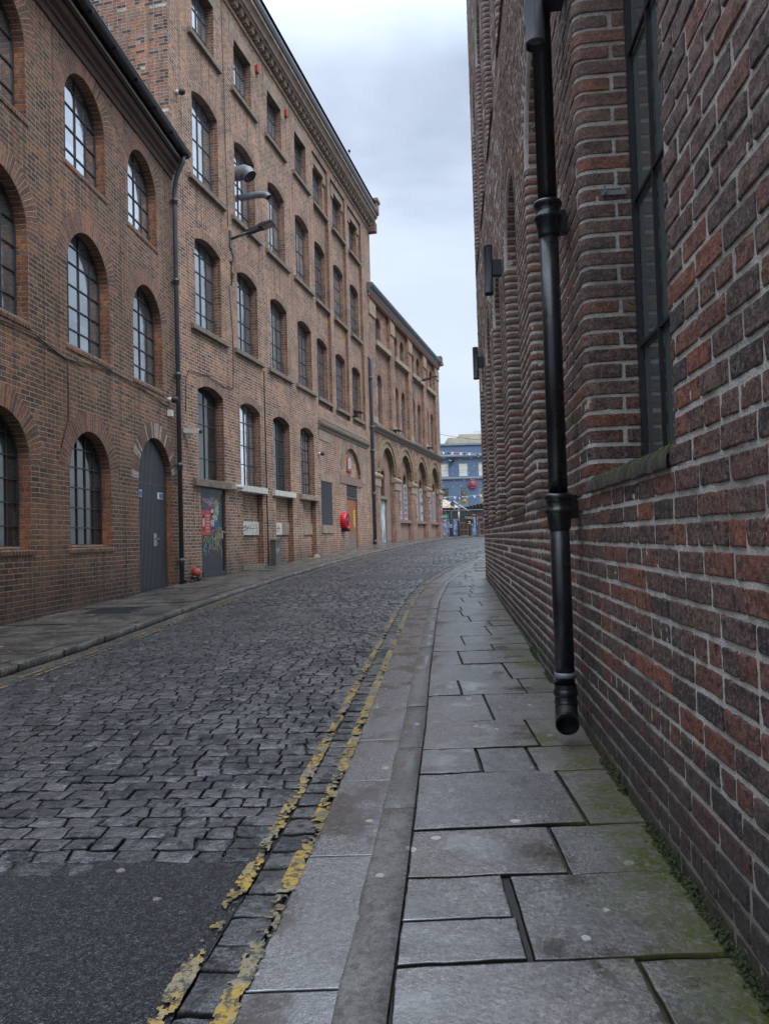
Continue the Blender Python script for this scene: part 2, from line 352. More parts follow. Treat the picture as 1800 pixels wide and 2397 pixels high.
def flag_mat(name, pal, moss=True, rlo=.14, rhi=.5, spec=.6, pit=.5, wet=1.5, blot=1.0):
    t = NT(name); p = t.pos(); a = t.attr('rnd'); e = t.attr('edge'); ws = t.attr('wall')
    c = t.ramp(a, [(i / (len(pal) - 1), q) for i, q in enumerate(pal)])
    sp = t.noise(p, 62, 5, .8); mid = t.noise(p, 6, 7, .72); big = t.noise(p, 1.1, 4, .6)
    c = t.mix(t.math('MULTIPLY', t.step(sp, .50, .57), .6), c, (.24,.235,.21)); c = t.mix(1.0, c, t.ramp(t.noise(p, 2.4, 6, .7), [(.36, (1 - .45 * blot, 1 - .48 * blot, 1 - .52 * blot)), (.5, (1,1,1)), (.62, (1 + .5 * blot,) * 3)]), 'MULTIPLY')
    c = t.mix(t.math('MULTIPLY', t.step(t.noise(p, 34, 6, .8), .50, .57), .3 + .5 * blot), c, (.020,.018,.015))
    c = t.mix(t.math('MULTIPLY', t.step(mid, .52, .60), .55 * blot), c, (.030,.027,.022))
    vo = t.N('TexVoronoi', feature='F1'); t.l.new(p, vo.inputs['Vector']); vo.inputs['Scale'].default_value = 5.5; vo.inputs['Randomness'].default_value = 1
    vs = t.sep(vo.outputs['Color'])[0]
    gum = t.math('MULTIPLY', t.math('LESS_THAN', t.math('ADD', vo.outputs['Distance'], t.math('MULTIPLY', t.noise(p, 60, 3, .5), .03)), .125), t.math('GREATER_THAN', vs, .3))
    c = t.mix(gum, c, (.40,.39,.34))
    c = t.mix(t.step(e, .08, .6), c, (.010,.010,.008)); sl_ = t.math('MULTIPLY', t.math('SUBTRACT', 1.0, t.step(e, .05, .5)), spec)
    if moss:
        mm = t.step(t.math('ADD', ws, t.math('MULTIPLY', t.noise(p, 3.2, 5, .65), 1.0)), .84, .50); mm = t.math('MULTIPLY', mm, t.step(t.math('ADD', t.noise(p, 1.4, 4, .6), t.math('MULTIPLY', t.sep(p)[1], -.02)), .36, .48))
        mm = t.math('MULTIPLY', mm, t.step(t.noise(p, 42, 6, .8), .40, .54))
        c = t.mix(t.math('MULTIPLY', mm, .9), c, (.050,.095,.006))
        dg = t.math('MULTIPLY', t.step(t.math('ADD', ws, t.math('MULTIPLY', mid, .5)), .72, .25), .6)
        c = t.mix(dg, c, (.062,.052,.022))
    pud = t.step(t.noise(p, 2.1, 6, .62), .50, .60)
    r0 = t.remap(t.noise(p, 95, 4, .75), .42, .58, rlo, rhi)
    r = t.math('MULTIPLY', r0, t.math('SUBTRACT', 1.0, t.math('MULTIPLY', pud, .75)))
    glit = t.step(t.noise(p, 70, 5, .85), .47, .53)
    r = t.math('MULTIPLY', r, t.remap(glit, 0, 1, .5, 1.7))
    if moss:
        wetm = t.step(t.math('ADD', t.math('MULTIPLY', t.math('MINIMUM', ws, 1.0), .75), t.noise(p, 1.7, 5, .6)), .52, .92)
        r = t.math('ADD', r, t.math('MULTIPLY', t.math('SUBTRACT', 1.0, wetm), .38))
        r = t.math('MAXIMUM', r, t.math('MULTIPLY', mm, .9)); sl_ = t.math('MULTIPLY', sl_, t.math('SUBTRACT', 1.0, t.math('MULTIPLY', mm, .95)))
        sl_ = t.math('MULTIPLY', sl_, t.remap(wetm, 0, 1, .35, 1.0))
    h = t.math('ADD', t.math('MULTIPLY', t.noise(p, 60, 5, .8), pit), t.math('MULTIPLY', mid, .5))
    r = t.math('MAXIMUM', r, e)
    bn = t.N('Bump'); t.l.new(h, bn.inputs['Height']); bn.inputs['Distance'].default_value = .0045; t.l.new(t.math('SUBTRACT', 1.0, t.math('MULTIPLY', pud, .6)), bn.inputs['Strength']); t.out(c, r, bn.outputs[0], spec=sl_, ior=wet); return t.m
M['flag'] = flag_mat('wet york stone flags', [(.048,.042,.034),(.064,.055,.043),(.040,.038,.034),(.074,.053,.031),(.045,.044,.042)], rlo=.06, rhi=.26, spec=1.0, wet=2.3)
M['chan'] = flag_mat('wet granite channel', [(.075,.077,.075),(.10,.10,.098),(.068,.071,.073)], False, .06, .28, 1.0, .4, 2.3, .3)
M['kerb'] = flag_mat('speckled granite kerb', [(.13,.125,.11),(.16,.15,.132),(.12,.115,.105)], False, .22, .5, .7, 1.0, 1.5, .25)
M['kerbl'] = flag_mat('dull stone kerb', [(.075,.070,.060),(.095,.088,.074),(.062,.058,.052)], False, .25, .55, .6, 1.0)
M['flagl'] = flag_mat('moist grey flags', [(.085,.077,.066),(.11,.10,.083),(.072,.067,.058)], False, .35, .7, .4)
def asphalt_mat():
    t = NT('dark wet asphalt'); p = t.pos()
    vo = t.N('TexVoronoi', feature='F1'); t.l.new(p, vo.inputs['Vector']); vo.inputs['Scale'].default_value = 190
    v2 = t.N('TexVoronoi', feature='F1'); t.l.new(p, v2.inputs['Vector']); v2.inputs['Scale'].default_value = 6.0
    g = t.sep(vo.outputs['Color'])[0]
    c = t.ramp(g, [(0, (.012,.013,.016)), (.45, (.030,.031,.035)), (.8, (.062,.061,.065)), (.92, (.12,.118,.12))], 'CONSTANT'); c = t.mix(t.math('MULTIPLY', t.step(t.noise(p, 38, 6, .8), .50, .58), .75), c, (.009,.009,.011)); c = t.mix(t.math('MULTIPLY', t.step(t.noise(p, 46, 5, .8), .56, .6), .5), c, (.12,.118,.115))
    spot = t.math('MULTIPLY', t.math('LESS_THAN', t.math('ADD', v2.outputs['Distance'], t.math('MULTIPLY', t.noise(p, 70, 3, .6), .12)), .19), t.math('GREATER_THAN', t.sep(v2.outputs['Color'])[1], .45))
    c = t.mix(spot, c, (.26,.24,.205))
    t.out(c, t.remap(t.noise(p, 70, 4, .7), .3, .7, .22, .6), t.bump(vo.outputs['Distance'], .004, 1, t.bump(t.noise(p, 9, 5, .6), .01)), spec=.45); return t.m
M['asphalt'] = asphalt_mat()
M['dirt'] = simple('dark joint grit', (.022,.021,.018), .5, var=.4, scale=30, bump=.004)
def yellow():
    t = NT('worn yellow road paint'); p = t.pos()
    c = t.mix(t.step(t.noise(p, 5, 6, .75), .44, .56), (.48,.31,.05), (.30,.26,.17))
    c = t.mix(t.step(t.noise(p, 34, 6, .8), .49, .56), c, (.075,.07,.058)); c = t.mix(t.math('MULTIPLY', t.step(t.noise(p, 2.2, 4, .6), .50, .62), .5), c, (.085,.08,.065))
    t.out(c, .45, t.bump(t.noise(p, 60, 5, .6), .006), spec=.5); return t.m
M['yellow'] = yellow()

# ------------------------------------------------------------------ the lie of the land
HP = [(-30,-.05),(-5,-.02),(0,0),(4,.01),(7,.05),(10,.085),(15.5,.19),(18.5,.28),(21.8,.39),(34.4,.86),(44,1.06),(52,1.125),(65,1.15),(400,1.15)]
hx, hy = [a for a, b in HP], [b for a, b in HP]
def H(y): return np.interp(y, hx, hy)
def smoothline(pts, ys):
    ys = np.asarray(ys, float); a = np.interp(ys, [p[1] for p in pts], [p[0] for p in pts])
    return a
KR_in = [(-.2,-3),(-.06,1.2),(-.03,1.75),(.03,2.4),(.12,3.49),(.21,4.52),(.33,6.09),(.46,7.6),(.61,9.43),(.82,11.7),(1.23,15),(1.82,17.9),(2.45,20.6),(3.13,23.7),(4.8,30),(6.6,36),(9.2,43),(12.0,49),(16,55)]
KR_out = [(x - (.135 if y < 10 else .14 + .002 * (y - 10)), y) for x, y in KR_in]
CH = [(-.6,-3),(-.46,1.2),(-.42,2.03),(-.335,2.85),(-.26,3.72),(-.13,5.44),(.02,7.39),(.29,10.85),(.55,13.4),(.93,16.2),(1.45,18.75),(2.0,21),(2.68,23.7),(4.3,30),(6.1,36),(8.7,43),(11.5,49),(15.4,55)]
ST = [(x - (.155 + max(0, min(.06, (y - 10) * .006))), y) for x, y in CH]      # sett strip between the yellow lines
KL = [(-4.6,-3),(-3.95,3.5),(-3.64,6.98),(-3.55,7.9),(-3.49,8.9),(-3.43,10.4),(-3.32,12.3),(-3.12,15.3),(-2.66,18.7),(-1.86,23.1),(-.6,28.7),(.54,32.6),(1.9,37.5),(3.5,43.7),(5.0,48.5),(6.6,53)]
xi = lambda P, y: np.interp(y, [p[1] for p in P], [p[0] for p in P])

class Wall:
    def __init__(s, p0, tan):
        s.p0 = np.array(p0, float); s.d = np.array([tan, 1]) / math.hypot(tan, 1); s.ang = math.atan2(s.d[1], s.d[0])
    def at(s, a, y=0):   # y positive = left of the running direction
        return s.p0 + s.d * a + np.array([-s.d[1], s.d[0]]) * y
W1 = Wall((-6, 0), .07896); W2 = Wall((-4.6655, 16.9), .23324); W3 = Wall((-.537, 34.6), .27434); WR = Wall((.70, 0), .08931)
xw = lambda y: np.where(y < 16.9, -6 + .07896 * y, np.where(y < 34.6, -4.6655 + .23324 * (y - 16.9), -.537 + .27434 * (y - 34.6)))

def sheet(name, P0, P1, dz, mat, y0, y1, step=.5, nx=1, kind='structure', skirt0=None):
    ys = np.arange(y0, y1 + 1e-6, step); V = []; A = []
    for y in ys:
        a, b = P0(y), P1(y)
        for k in range(nx + 1): V.append((a + (b - a) * k / nx, y, float(H(y)) + dz))
    V = np.array(V); F = []
    for i in range(len(ys) - 1):
        for k in range(nx):
            q = i * (nx + 1) + k; F.append((q, q + 1, q + nx + 2, q + nx + 1))
    z = np.zeros(len(V))
    o = npmesh(name, V, np.array(F), mat, {'rnd': z + .4, 'edge': z, 'wall': z + 9}, smooth=True)
    tag(o, kind=kind); return o
# base ground out to the horizon
gy = np.array([-60, -20, -5, 0, 5, 10, 15, 20, 25, 30, 35, 40, 45, 50, 55, 65, 100, 400.]); gx = np.array([-400, -60, -20, -6, 0, 6, 20, 60, 400.])
V = np.array([(x, y, float(H(y)) - .17) for y in gy for x in gx]); n = len(gx)
F = np.array([(i * n + k, i * n + k + 1, (i + 1) * n + k + 1, (i + 1) * n + k) for i in range(len(gy) - 1) for k in range(n - 1)])
tag(npmesh('ground', V, F, M['asphalt']), kind='structure')

def blocks(name, cells, mat, drop=.014, inset=.006, tilt=.0, hj=.0, n=2, rough=0.0, dz=0.0, flip=None, dome=0.0, wallf=None):
    """cells: list of 4 corner xy arrays (CCW). Builds every stone as its own little raised block inside one mesh"""
    C = np.array(cells, float); m = len(C); k = n + 3
    crisp = n >= 2
    kk = n + 3 + (2 if crisp else 0)
    L = np.linalg.norm(C[:, 1] - C[:, 0], axis=1); Wd = np.linalg.norm(C[:, 3] - C[:, 0], axis=1)
    def par(Ls):
        T = np.zeros((m, kk)); i = (inset / np.maximum(Ls, .03))[:, None]
        if crisp:
            j = i * 1.9; T[:, 2:-2] = j + (1 - 2 * j) * np.linspace(0, 1, n + 1)[None, :]; T[:, 1:2] = i; T[:, -2:-1] = 1 - i
        else: T[:, 1:-1] = i + (1 - 2 * i) * np.linspace(0, 1, n + 1)[None, :]
        T[:, -1] = 1; return T
    TU, TV = par(L), par(Wd)
    U = TU[:, None, :, None]; Vv = TV[:, :, None, None]
    U = np.broadcast_to(U, (m, kk, kk, 1)); Vv = np.broadcast_to(Vv, (m, kk, kk, 1))
    c0, c1, c2, c3 = [C[:, i][:, None, None, :] for i in range(4)]
    P = (c0 * (1 - U) + c1 * U) * (1 - Vv) + (c3 * (1 - U) + c2 * U) * Vv
    edge = np.zeros((kk, kk)); edge[0, :] = edge[-1, :] = edge[:, 0] = edge[:, -1] = 1
    if crisp: edge[1, 1:-1] = edge[-2, 1:-1] = edge[1:-1, 1] = edge[1:-1, -2] = .3
    ctr = C.mean(axis=1); base = H(ctr[:, 1])
    z = H(P[..., 1]) + dz
    tx = (NR.rand(m) - .5) * 2 * tilt; ty = (NR.rand(m) - .5) * 2 * tilt; hz = (NR.rand(m) - .5) * 2 * hj
    z = z + tx[:, None, None] * (P[..., 0] - ctr[:, 0][:, None, None]) + ty[:, None, None] * (P[..., 1] - ctr[:, 1][:, None, None]) + hz[:, None, None]
    z = z - (edge[None] > .9) * drop
    z = z + dome * (1 - (2 * U[..., 0] - 1) ** 2) * (1 - (2 * Vv[..., 0] - 1) ** 2)
    if rough: z = z + (vnoise(P[..., 0] * 22 + 50, P[..., 1] * 22 + 50) - .5) * rough + (vnoise(P[..., 0] * 60, P[..., 1] * 60) - .5) * rough * .5
    jit = min(.004, inset * .7)
    P = P + (np.stack([vnoise(P[..., 0] * 31 + 9, P[..., 1] * 31), vnoise(P[..., 0] * 29, P[..., 1] * 33 + 40)], -1) - .5) * 2 * jit * (edge > .2)[None, :, :, None]
    V = np.concatenate([P, z[..., None]], -1).reshape(-1, 3)
    idx = np.arange(kk * kk).reshape(kk, kk)
    q = np.stack([idx[:-1, :-1], idx[:-1, 1:], idx[1:, 1:], idx[1:, :-1]], -1).reshape(-1, 4)
    F = (q[None] + (np.arange(m) * kk * kk)[:, None, None]).reshape(-1, 4)
    A = {'rnd': np.repeat(NR.rand(m), kk * kk), 'edge': np.tile(edge.ravel(), m)}
    A['wall'] = (wallf(V[:, 0], V[:, 1]) if wallf else np.full(len(V), 9.0))
    return npmesh(name, V, F, mat, A, smooth=True)

# --- carriageway of stone setts
def road_cells(y0, y1, near):
    cells = []; y = y0; row = 0
    while y < y1:
        # the rows lie square across the curving street
        sl = float((xi(KL, y + 2) + xi(CH, y + 2) - xi(KL, y - 2) - xi(CH, y - 2)) / 8) * .75 if y > 4 else .06
        hgt = .112 + rnd.uniform(-.012, .014); ym = y + hgt / 2
        xl = float(xi(KL, ym)) + .34; xr = float(xi(ST, ym)) - .012; xc = (xl + xr) / 2
        x = xl - rnd.uniform(0, .1); sk0 = 0.0
        while x < xr - .03:
            w = rnd.uniform(.11, .185) if near else rnd.uniform(.12, .20)
            if xr - (x + w) < .08: w = xr - x
            g = .0022
            a = [(x + g, y + g), (x + w - g, y + g), (x + w - g, y + hgt - g), (x + g, y + hgt - g)]
            s = rnd.uniform(-.002, .002)
            a = [(px, py - sl * (px - xc) + s) for px, py in a]
            # keep between the side lines
            mx = sum(p[0] for p in a) / 4; my = sum(p[1] for p in a) / 4
            if my > y0 - .5 and mx > float(xi(KL, my)) + .30 and mx < float(xi(ST, my)):
                lim = float(xi(ST, my)) - .008
                a = [(min(px, lim), py) for px, py in a]
                sk = rnd.uniform(-.022, .022)
                a = [(a[0][0], a[0][1]), (a[1][0], a[1][1]), (a[2][0] + sk, a[2][1]), (a[3][0] + sk0, a[3][1])]; sk0 = sk
                if not (y0 < 4 and my < (2.80 if mx < -1.15 else 2.90)): cells.append(a)
            x += w
        y += hgt; row += 1
    return cells
RZ = -.085
nc = road_cells(2.6, 12, True)
o = blocks('cobbled_road', nc, M['sett'], drop=.013, inset=.0055, tilt=.022, hj=.0025, n=5, rough=.010, dz=RZ, dome=.003); tag(o, kind='structure')
fc = [c for c in road_cells(11.9, 53, False)]
fc = [c for c in fc if not (17.3 < (c[0][1] + c[2][1]) / 2 < 18.6 and (c[0][0] + c[2][0]) / 2 > -.9 )]
o = blocks('cobbled_road', fc, M['sett'], drop=.013, inset=.010, tilt=.065, hj=.003, n=2, rough=.008, dz=RZ, dome=.009); tag(o, kind='structure')
sheet('road_bed', lambda y: float(xi(KL, y)) - .05, lambda y: float(xi(CH, y)) + .05, RZ - .012, M['dirt'], -3, 54)
sheet('asphalt_patch', lambda y: float(xi(KL, y)) + .3, lambda y: float(xi(ST, y)) + .006, RZ - .001, M['asphalt'], -3, 2.97, .1)
sheet('asphalt_patch', lambda y: -.95 + .1 * math.sin(y * 5), lambda y: float(xi(ST, y)), RZ + .004, M['asphalt'], 17.25, 18.65, .1)
# strip of setts between the two yellow lines
cells = []; y = -.5
while y < 40:
    l = rnd.uniform(.12, .19) if y < 9 else .2; x0, x1 = float(xi(ST, y)), float(xi(CH, y)); x0b, x1b = float(xi(ST, y + l)), float(xi(CH, y + l))
    cells.append([(x0 + .006, y + .006), (x1 - .006, y + .006), (x1b - .006, y + l - .006), (x0b + .006, y + l - .006)]); y += l
o = blocks('gutter_setts', cells, M['sett'], drop=.014, inset=.006, tilt=.03, hj=.003, n=4, rough=.008, dz=RZ + .002, dome=.002); tag(o, kind='structure')
# smooth channel slabs
cells = []; ys = [-1, .2, 1.15, 2.03, 2.86, 3.72, 4.45, 5.3, 6.1, 6.9, 7.5, 8.3, 9.1]
while ys[-1] < 40: ys.append(ys[-1] + rnd.uniform(.7, 1.1))
for a, b in zip(ys, ys[1:]):
    cells.append([(float(xi(CH, a)) + .006, a + .005), (float(xi(KR_out, a)) - .006, a + .005), (float(xi(KR_out, b)) - .006, b - .005), (float(xi(CH, b)) + .006, b - .005)])
o = blocks('road_channel', cells, M['chan'], drop=.016, inset=.004, tilt=.008, hj=.002, n=5, rough=.003, dz=RZ + .006); tag(o, kind='structure')
# right hand kerb
def kerb(name, Pin, Pout, ys, flip=1, mat='kerb'):
    V = []; F = []; rr = []; ee = []
    for i, (a, b) in enumerate(zip(ys, ys[1:])):
        m = max(2, int((b - a) / .12)); base = len(V); r_ = rnd.random(); off = rnd.uniform(-.003, .003)
        tt = [.0, .006] + [(b - a - .008) * j / m for j in range(1, m)] + [b - a - .014, b - a - .008]; m = len(tt) - 1
        for j in range(m + 1):
            y = a + .004 + tt[j]; xa, xb = float(xi(Pout, y)), float(xi(Pin, y)); e = 1.0 if j in (0, m) else 0.0
            z = float(H(y)) + off - e * .006
            w = xb - xa; wob = lambda k: (float(vnoise(np.array(y * 6 + k * 7.3), np.array(k * 3.1))) - .5) * .012
            pr = [(xa, RZ - .03, 1), (xa + wob(1), RZ + .02, .2), (xa + wob(2), -.012, .1), (xa + w * .10, -.001, 0), (xa + w * .5, .001 + wob(3) * .15, 0), (xb - w * .03, 0, 0), (xb, -.006, .5), (xb, -.06, 1)]
            for px, dz_, ed in pr: V.append((px, y, z + dz_)); rr.append(r_); ee.append(max(ed, e))
        K = 8
        for j in range(m):
            for k in range(K - 1):
                q = base + j * K + k; F.append((q, q + 1, q + K + 1, q + K))
        for j in (0, m):
            q = base + j * K; F.append((q, q + 2, q + 5, q + 7))
    V = np.array(V); o = npmesh(name, V, np.array(F), M[mat], {'rnd': np.array(rr), 'edge': np.array(ee), 'wall': np.full(len(V), 9.)}, smooth=True)
    return tag(o, kind='structure')
ys = [-1.5, -.2, .9, 1.55, 3.12, 4.0, 4.9, 6.2, 7.3, 8.4, 9.6]
while ys[-1] < 40: ys.append(ys[-1] + rnd.uniform(.9, 1.3))
kerb('kerb', KR_in, KR_out, ys)
KLo = [(x + .16, y) for x, y in KL]
ys = [-1.5]
while ys[-1] < 50.5: ys.append(ys[-1] + rnd.uniform(.8, 1.15))
kerb('kerb', [(x, y) for x, y in KL], KLo, ys, 1, 'kerbl')
sheet('road_channel', lambda y: float(xi(KL, y)) + .15, lambda y: float(xi(KL, y)) + .40, RZ + .001, M['flagl'], -3, 50)
# right pavement flags
def wallx(y): return .70 + .08931 * y
rows = [(-1.2, -.5, [.3]), (-.5, .3, [.45]), (.3, .95, [.2, .7]), (.95, 1.52, [.5]), (1.52, 1.99, [.61]), (1.99, 2.215, [.347], 'L'), (2.215, 2.49, [.347], 'L'), (1.99, 2.49, [.353], 'R'),
        (2.49, 2.89, [.575]), (2.89, 3.54, [.745]), (3.54, 3.94, [.425, .685]), (3.94, 4.5, [.78]), (4.5, 5.2, [.62]), (5.2, 5.68, [.5, .95]), (5.68, 6.33, [.93]), (6.33, 7.0, [.62]), (7.0, 7.35, [.99]), (7.35, 7.95, [.75]), (7.95, 8.7, [1.1])]
y = 8.7
while y < 24:
    h_ = rnd.uniform(.45, .75); rows.append((y, y + h_, [float(xi(KR_in, y)) + rnd.uniform(.3, .75) * (wallx(y) - float(xi(KR_in, y)))])); y += h_
cells = []
for rw in rows:
    a, b, sp = rw[:3]; side = rw[3] if len(rw) > 3 else ''
    if a > 15.9: W_ = lambda yy: min(wallx(15.9) + (yy - 15.9) * 1.1, float(xi(KR_in, yy)) + 3)
    else: W_ = wallx
    xs = [None] + sp + [None]
    for i in range(len(xs) - 1):
        if side == 'L' and i == 1: continue
        if side == 'R' and i == 0: continue
        ja, jb = (rnd.uniform(-.008, .008) for _ in range(2)); g = .003 + .003 * rnd.random(); gy = .0035 + .0025 * rnd.random()
        L = lambda yy, k=i: float(xi(KR_in, yy)) + .002 if xs[k] is None else xs[k] + .03 * (yy - a) + g
        Rr = lambda yy, k=i: W_(yy) + .01 if xs[k + 1] is None else xs[k + 1] + .03 * (yy - a) - g
        cc = [(L(a), a + gy), (Rr(a), a + gy + .02 * (Rr(a) - L(a)) + ja), (Rr(b), b - gy + .02 * (Rr(b) - L(b)) + ja), (L(b), b - gy)]
        if cc[1][0] - cc[0][0] > .02 and cc[2][0] - cc[3][0] > .02: cells.append(cc)
o = blocks('pavement', cells, M['flag'], drop=.012, inset=.004, tilt=.010, hj=.003, n=8, rough=.004, dz=0, wallf=lambda X, Y: wallx(Y) - X); tag(o, kind='structure')
sheet('pavement_bed', lambda y: float(xi(KR_in, y)) - .02, lambda y: (wallx(y) + .3) if y < 16.2 else float(xi(KR_in, y)) + 3.2, -.014, M['dirt'], -3, 26)
# left pavement
cells = []; y = -2.0
while y < 51:
    h_ = rnd.uniform(.55, .9); a, b = y, y + h_
    xa, xb = float(xw(a)), float(xi(KL, a)); xa2, xb2 = float(xw(b)), float(xi(KL, b)); ns = 2
    f = [0, rnd.uniform(.35, .65), 1]
    for i in range(2):
        g = .004
        cells.append([(xa + (xb - xa) * f[i] + g, a + g), (xa + (xb - xa) * f[i + 1] - g, a + g), (xa2 + (xb2 - xa2) * f[i + 1] - g, b - g), (xa2 + (xb2 - xa2) * f[i] + g, b - g)])
    y += h_
o = blocks('pavement', cells, M['flagl'], drop=.010, inset=.004, tilt=.008, hj=.003, n=3, rough=.003, dz=0); tag(o, kind='structure')
sheet('pavement_bed', lambda y: float(xw(y)) - .2, lambda y: float(xi(KL, y)) + .05, -.010, M['dirt'], -3, 52)
# yellow lines: flaking paint as raised crusts
def yline(name, P, off, width, y0, y1, thr, lift, cell=.006, wide=True):
    V = []; F = []; y = y0
    cy = []
    while y < y1:
        c = cell * max(1, y / 2.4); cy.append((y, c)); y += c
    for y, c in cy:
        n = max(4, int(width / (cell * max(1, y / 3))));
        xs = xi(P, y + c / 2) + off + (np.arange(n) + .5) / n * width - width / 2; xs = np.atleast_1d(xs)
        e = 1 - np.abs((np.arange(n) + .5) / n * 2 - 1)
        nz = vnoise(xs * 22 + 3, np.full(n, y * 13.)) * .5 + vnoise(xs * 70 + 7, np.full(n, y * 60.)) * .42 + vnoise(np.full(n, 3.3 + off), np.full(n, y * 2.6)) * .35 + np.minimum(e, .5) * .25
        for x, v, in zip(xs, nz):
            if v > thr:
                w = width / n / 2 * 1.06; z = float(H(y)) + RZ + lift; b = len(V)
                V += [(x - w, y, z), (x + w, y, z), (x + w, y + c * 1.06, z), (x - w, y + c * 1.06, z)]; F.append((b, b + 1, b + 2, b + 3))
    V = np.array(V)
    V[:, 2] += (vnoise(V[:, 0] * 60, V[:, 1] * 60) - .5) * .003
    V[:, 0] += (vnoise(V[:, 0] * 90 + 5, V[:, 1] * 90) - .5) * .005; V[:, 1] += (vnoise(V[:, 0] * 90, V[:, 1] * 90 + 50) - .5) * .005
    o = npmesh(name, V, np.array(F), M['yellow']); return tag(o, kind='structure')
yline('yellow_line', CH, -.014, .062, .9, 13, .62, .009)
yline('yellow_line', CH, -.012, .055, 13, 30, .70, .014)
yline('yellow_line', ST, -.02, .06, .9, 14, .67, .009)
yline('yellow_line', KLo, .20, .045, 4.5, 30, .80, .010)
yline('yellow_line', KLo, .30, .045, 4.5, 30, .80, .012)
# puddle grate in left pavement
mb = MB(); mb.box(-.38, .38, -.42, .42, -.01, .006)
for i in range(9): mb.box(-.33, .33, -.36 + i * .085, -.33 + i * .085, .006, .010)
o = mb.build('manhole_cover', M['grate'], loc=(-4.25, 11.75, float(H(11.75)) + .002)); o.rotation_euler = (math.atan(.018), 0, 0); tag(o, 'dark iron cover set flush in the left pavement before the arched door', 'manhole cover')

# ------------------------------------------------------------------ wall building kit (x along wall, y into wall, z up)
def arc(s0, s1, zs, rise, n=14):
    """points of a circular arch from (s1,zs) over to (s0,zs)"""
    if rise < .005: return [(s1, zs), (s0, zs)]
    w = (s1 - s0) / 2; r = (w * w + rise * rise) / (2 * rise); cx = (s0 + s1) / 2; cz = zs + rise - r
    a1 = math.atan2(zs - cz, w); a0 = PI - a1
    return [(cx + r * math.cos(a1 + (a0 - a1) * i / n), cz + r * math.sin(a1 + (a0 - a1) * i / n)) for i in range(n + 1)]
def opening(s0, s1, z0, zs, rise, n=14): return [(s0, z0), (s1, z0)] + arc(s0, s1, zs, rise, n)
def rect(s0, s1, z0, z1): return [(s0, z0), (s1, z0), (s1, z1), (s0, z1)]
def panel(mb, outer, holes, y=0.0, depth=.2, m=0, mr=1, ma=2, sgn=1, archz=None):
    polys = [[Vector((a, b, 0)) for a, b in outer]] + [[Vector((a, b, 0)) for a, b in h] for h in holes]
    flat = outer + [p for h in holes for p in h]
    for t in tessellate_polygon(polys):
        mb.face([(flat[i][0], sgn * y, flat[i][1]) for i in t], [flat[i] for i in t], m)
    for hi, h in enumerate(holes):
        dp = depth[hi] if isinstance(depth, (list, tuple)) else depth
        L = 0; n = len(h)
        for i in range(n):
            a, b = h[i], h[(i + 1) % n]; d = math.hypot(b[0] - a[0], b[1] - a[1])
            vert = abs(a[0] - b[0]) < 1e-4
            if vert: uv = [(y, a[1]), (y, b[1]), (y + dp, b[1]), (y + dp, a[1])]; mm = mr
            elif n > 5 and 1 < i < n - 1: uv = [(L, .0), (L + d, .0), (L + d, dp), (L, dp)]; mm = ma; L += d
            else: uv = [(a[0], y), (b[0], y), (b[0], y + dp), (a[0], y + dp)]; mm = m
            mb.face([(a[0], sgn * y, a[1]), (b[0], sgn * y, b[1]), (b[0], sgn * (y + dp), b[1]), (a[0], sgn * (y + dp), a[1])], uv, mm)
def ring_mb(w, hs, rise, th, proud=.004, n=18, mb=None, cx=0, y=0, drop=0.0, depthy=.0, m=0):
    """voussoir ring round an arch head, centred on x"""
    mb = mb or MB()
    r = (w * w / 4 + rise * rise) / (2 * rise); cz = hs + rise - r; a1 = math.atan2(hs - cz, w / 2); a0 = PI - a1; L = 0
    pts = []
    for i in range(n + 1):
        a = a1 + (a0 - a1) * i / n; pts.append((a, math.cos(a), math.sin(a)))
    for (a, c, s), (b, c2, s2) in zip(pts, pts[1:]):
        d = abs(b - a) * (r + th / 2)
        mb.face([(cx + r * c, y - proud, cz + r * s), (cx + r * c2, y - proud, cz + r * s2), (cx + (r + th) * c2, y - proud, cz + (r + th) * s2), (cx + (r + th) * c, y - proud, cz + (r + th) * s)],
                [(L, .02), (L + d, .02), (L + d, .02 + th), (L, .02 + th)], m)
        if proud > .02 or depthy:
            for rr in (r, r + th):
                mb.face([(cx + rr * c, y - proud, cz + rr * s), (cx + rr * c2, y - proud, cz + rr * s2), (cx + rr * c2, y + depthy, cz + rr * s2), (cx + rr * c, y + depthy, cz + rr * s)],
                        [(L, 0), (L + d, 0), (L + d, proud + depthy), (L, proud + depthy)], m)
        L += d
    return mb
def topz(x, w, hs, rise):
    if rise < .005: return hs
    r = (w * w / 4 + rise * rise) / (2 * rise); cz = hs + rise - r
    return cz + math.sqrt(max(0, r * r - x * x)) if abs(x) <= w / 2 + 1e-6 else hs
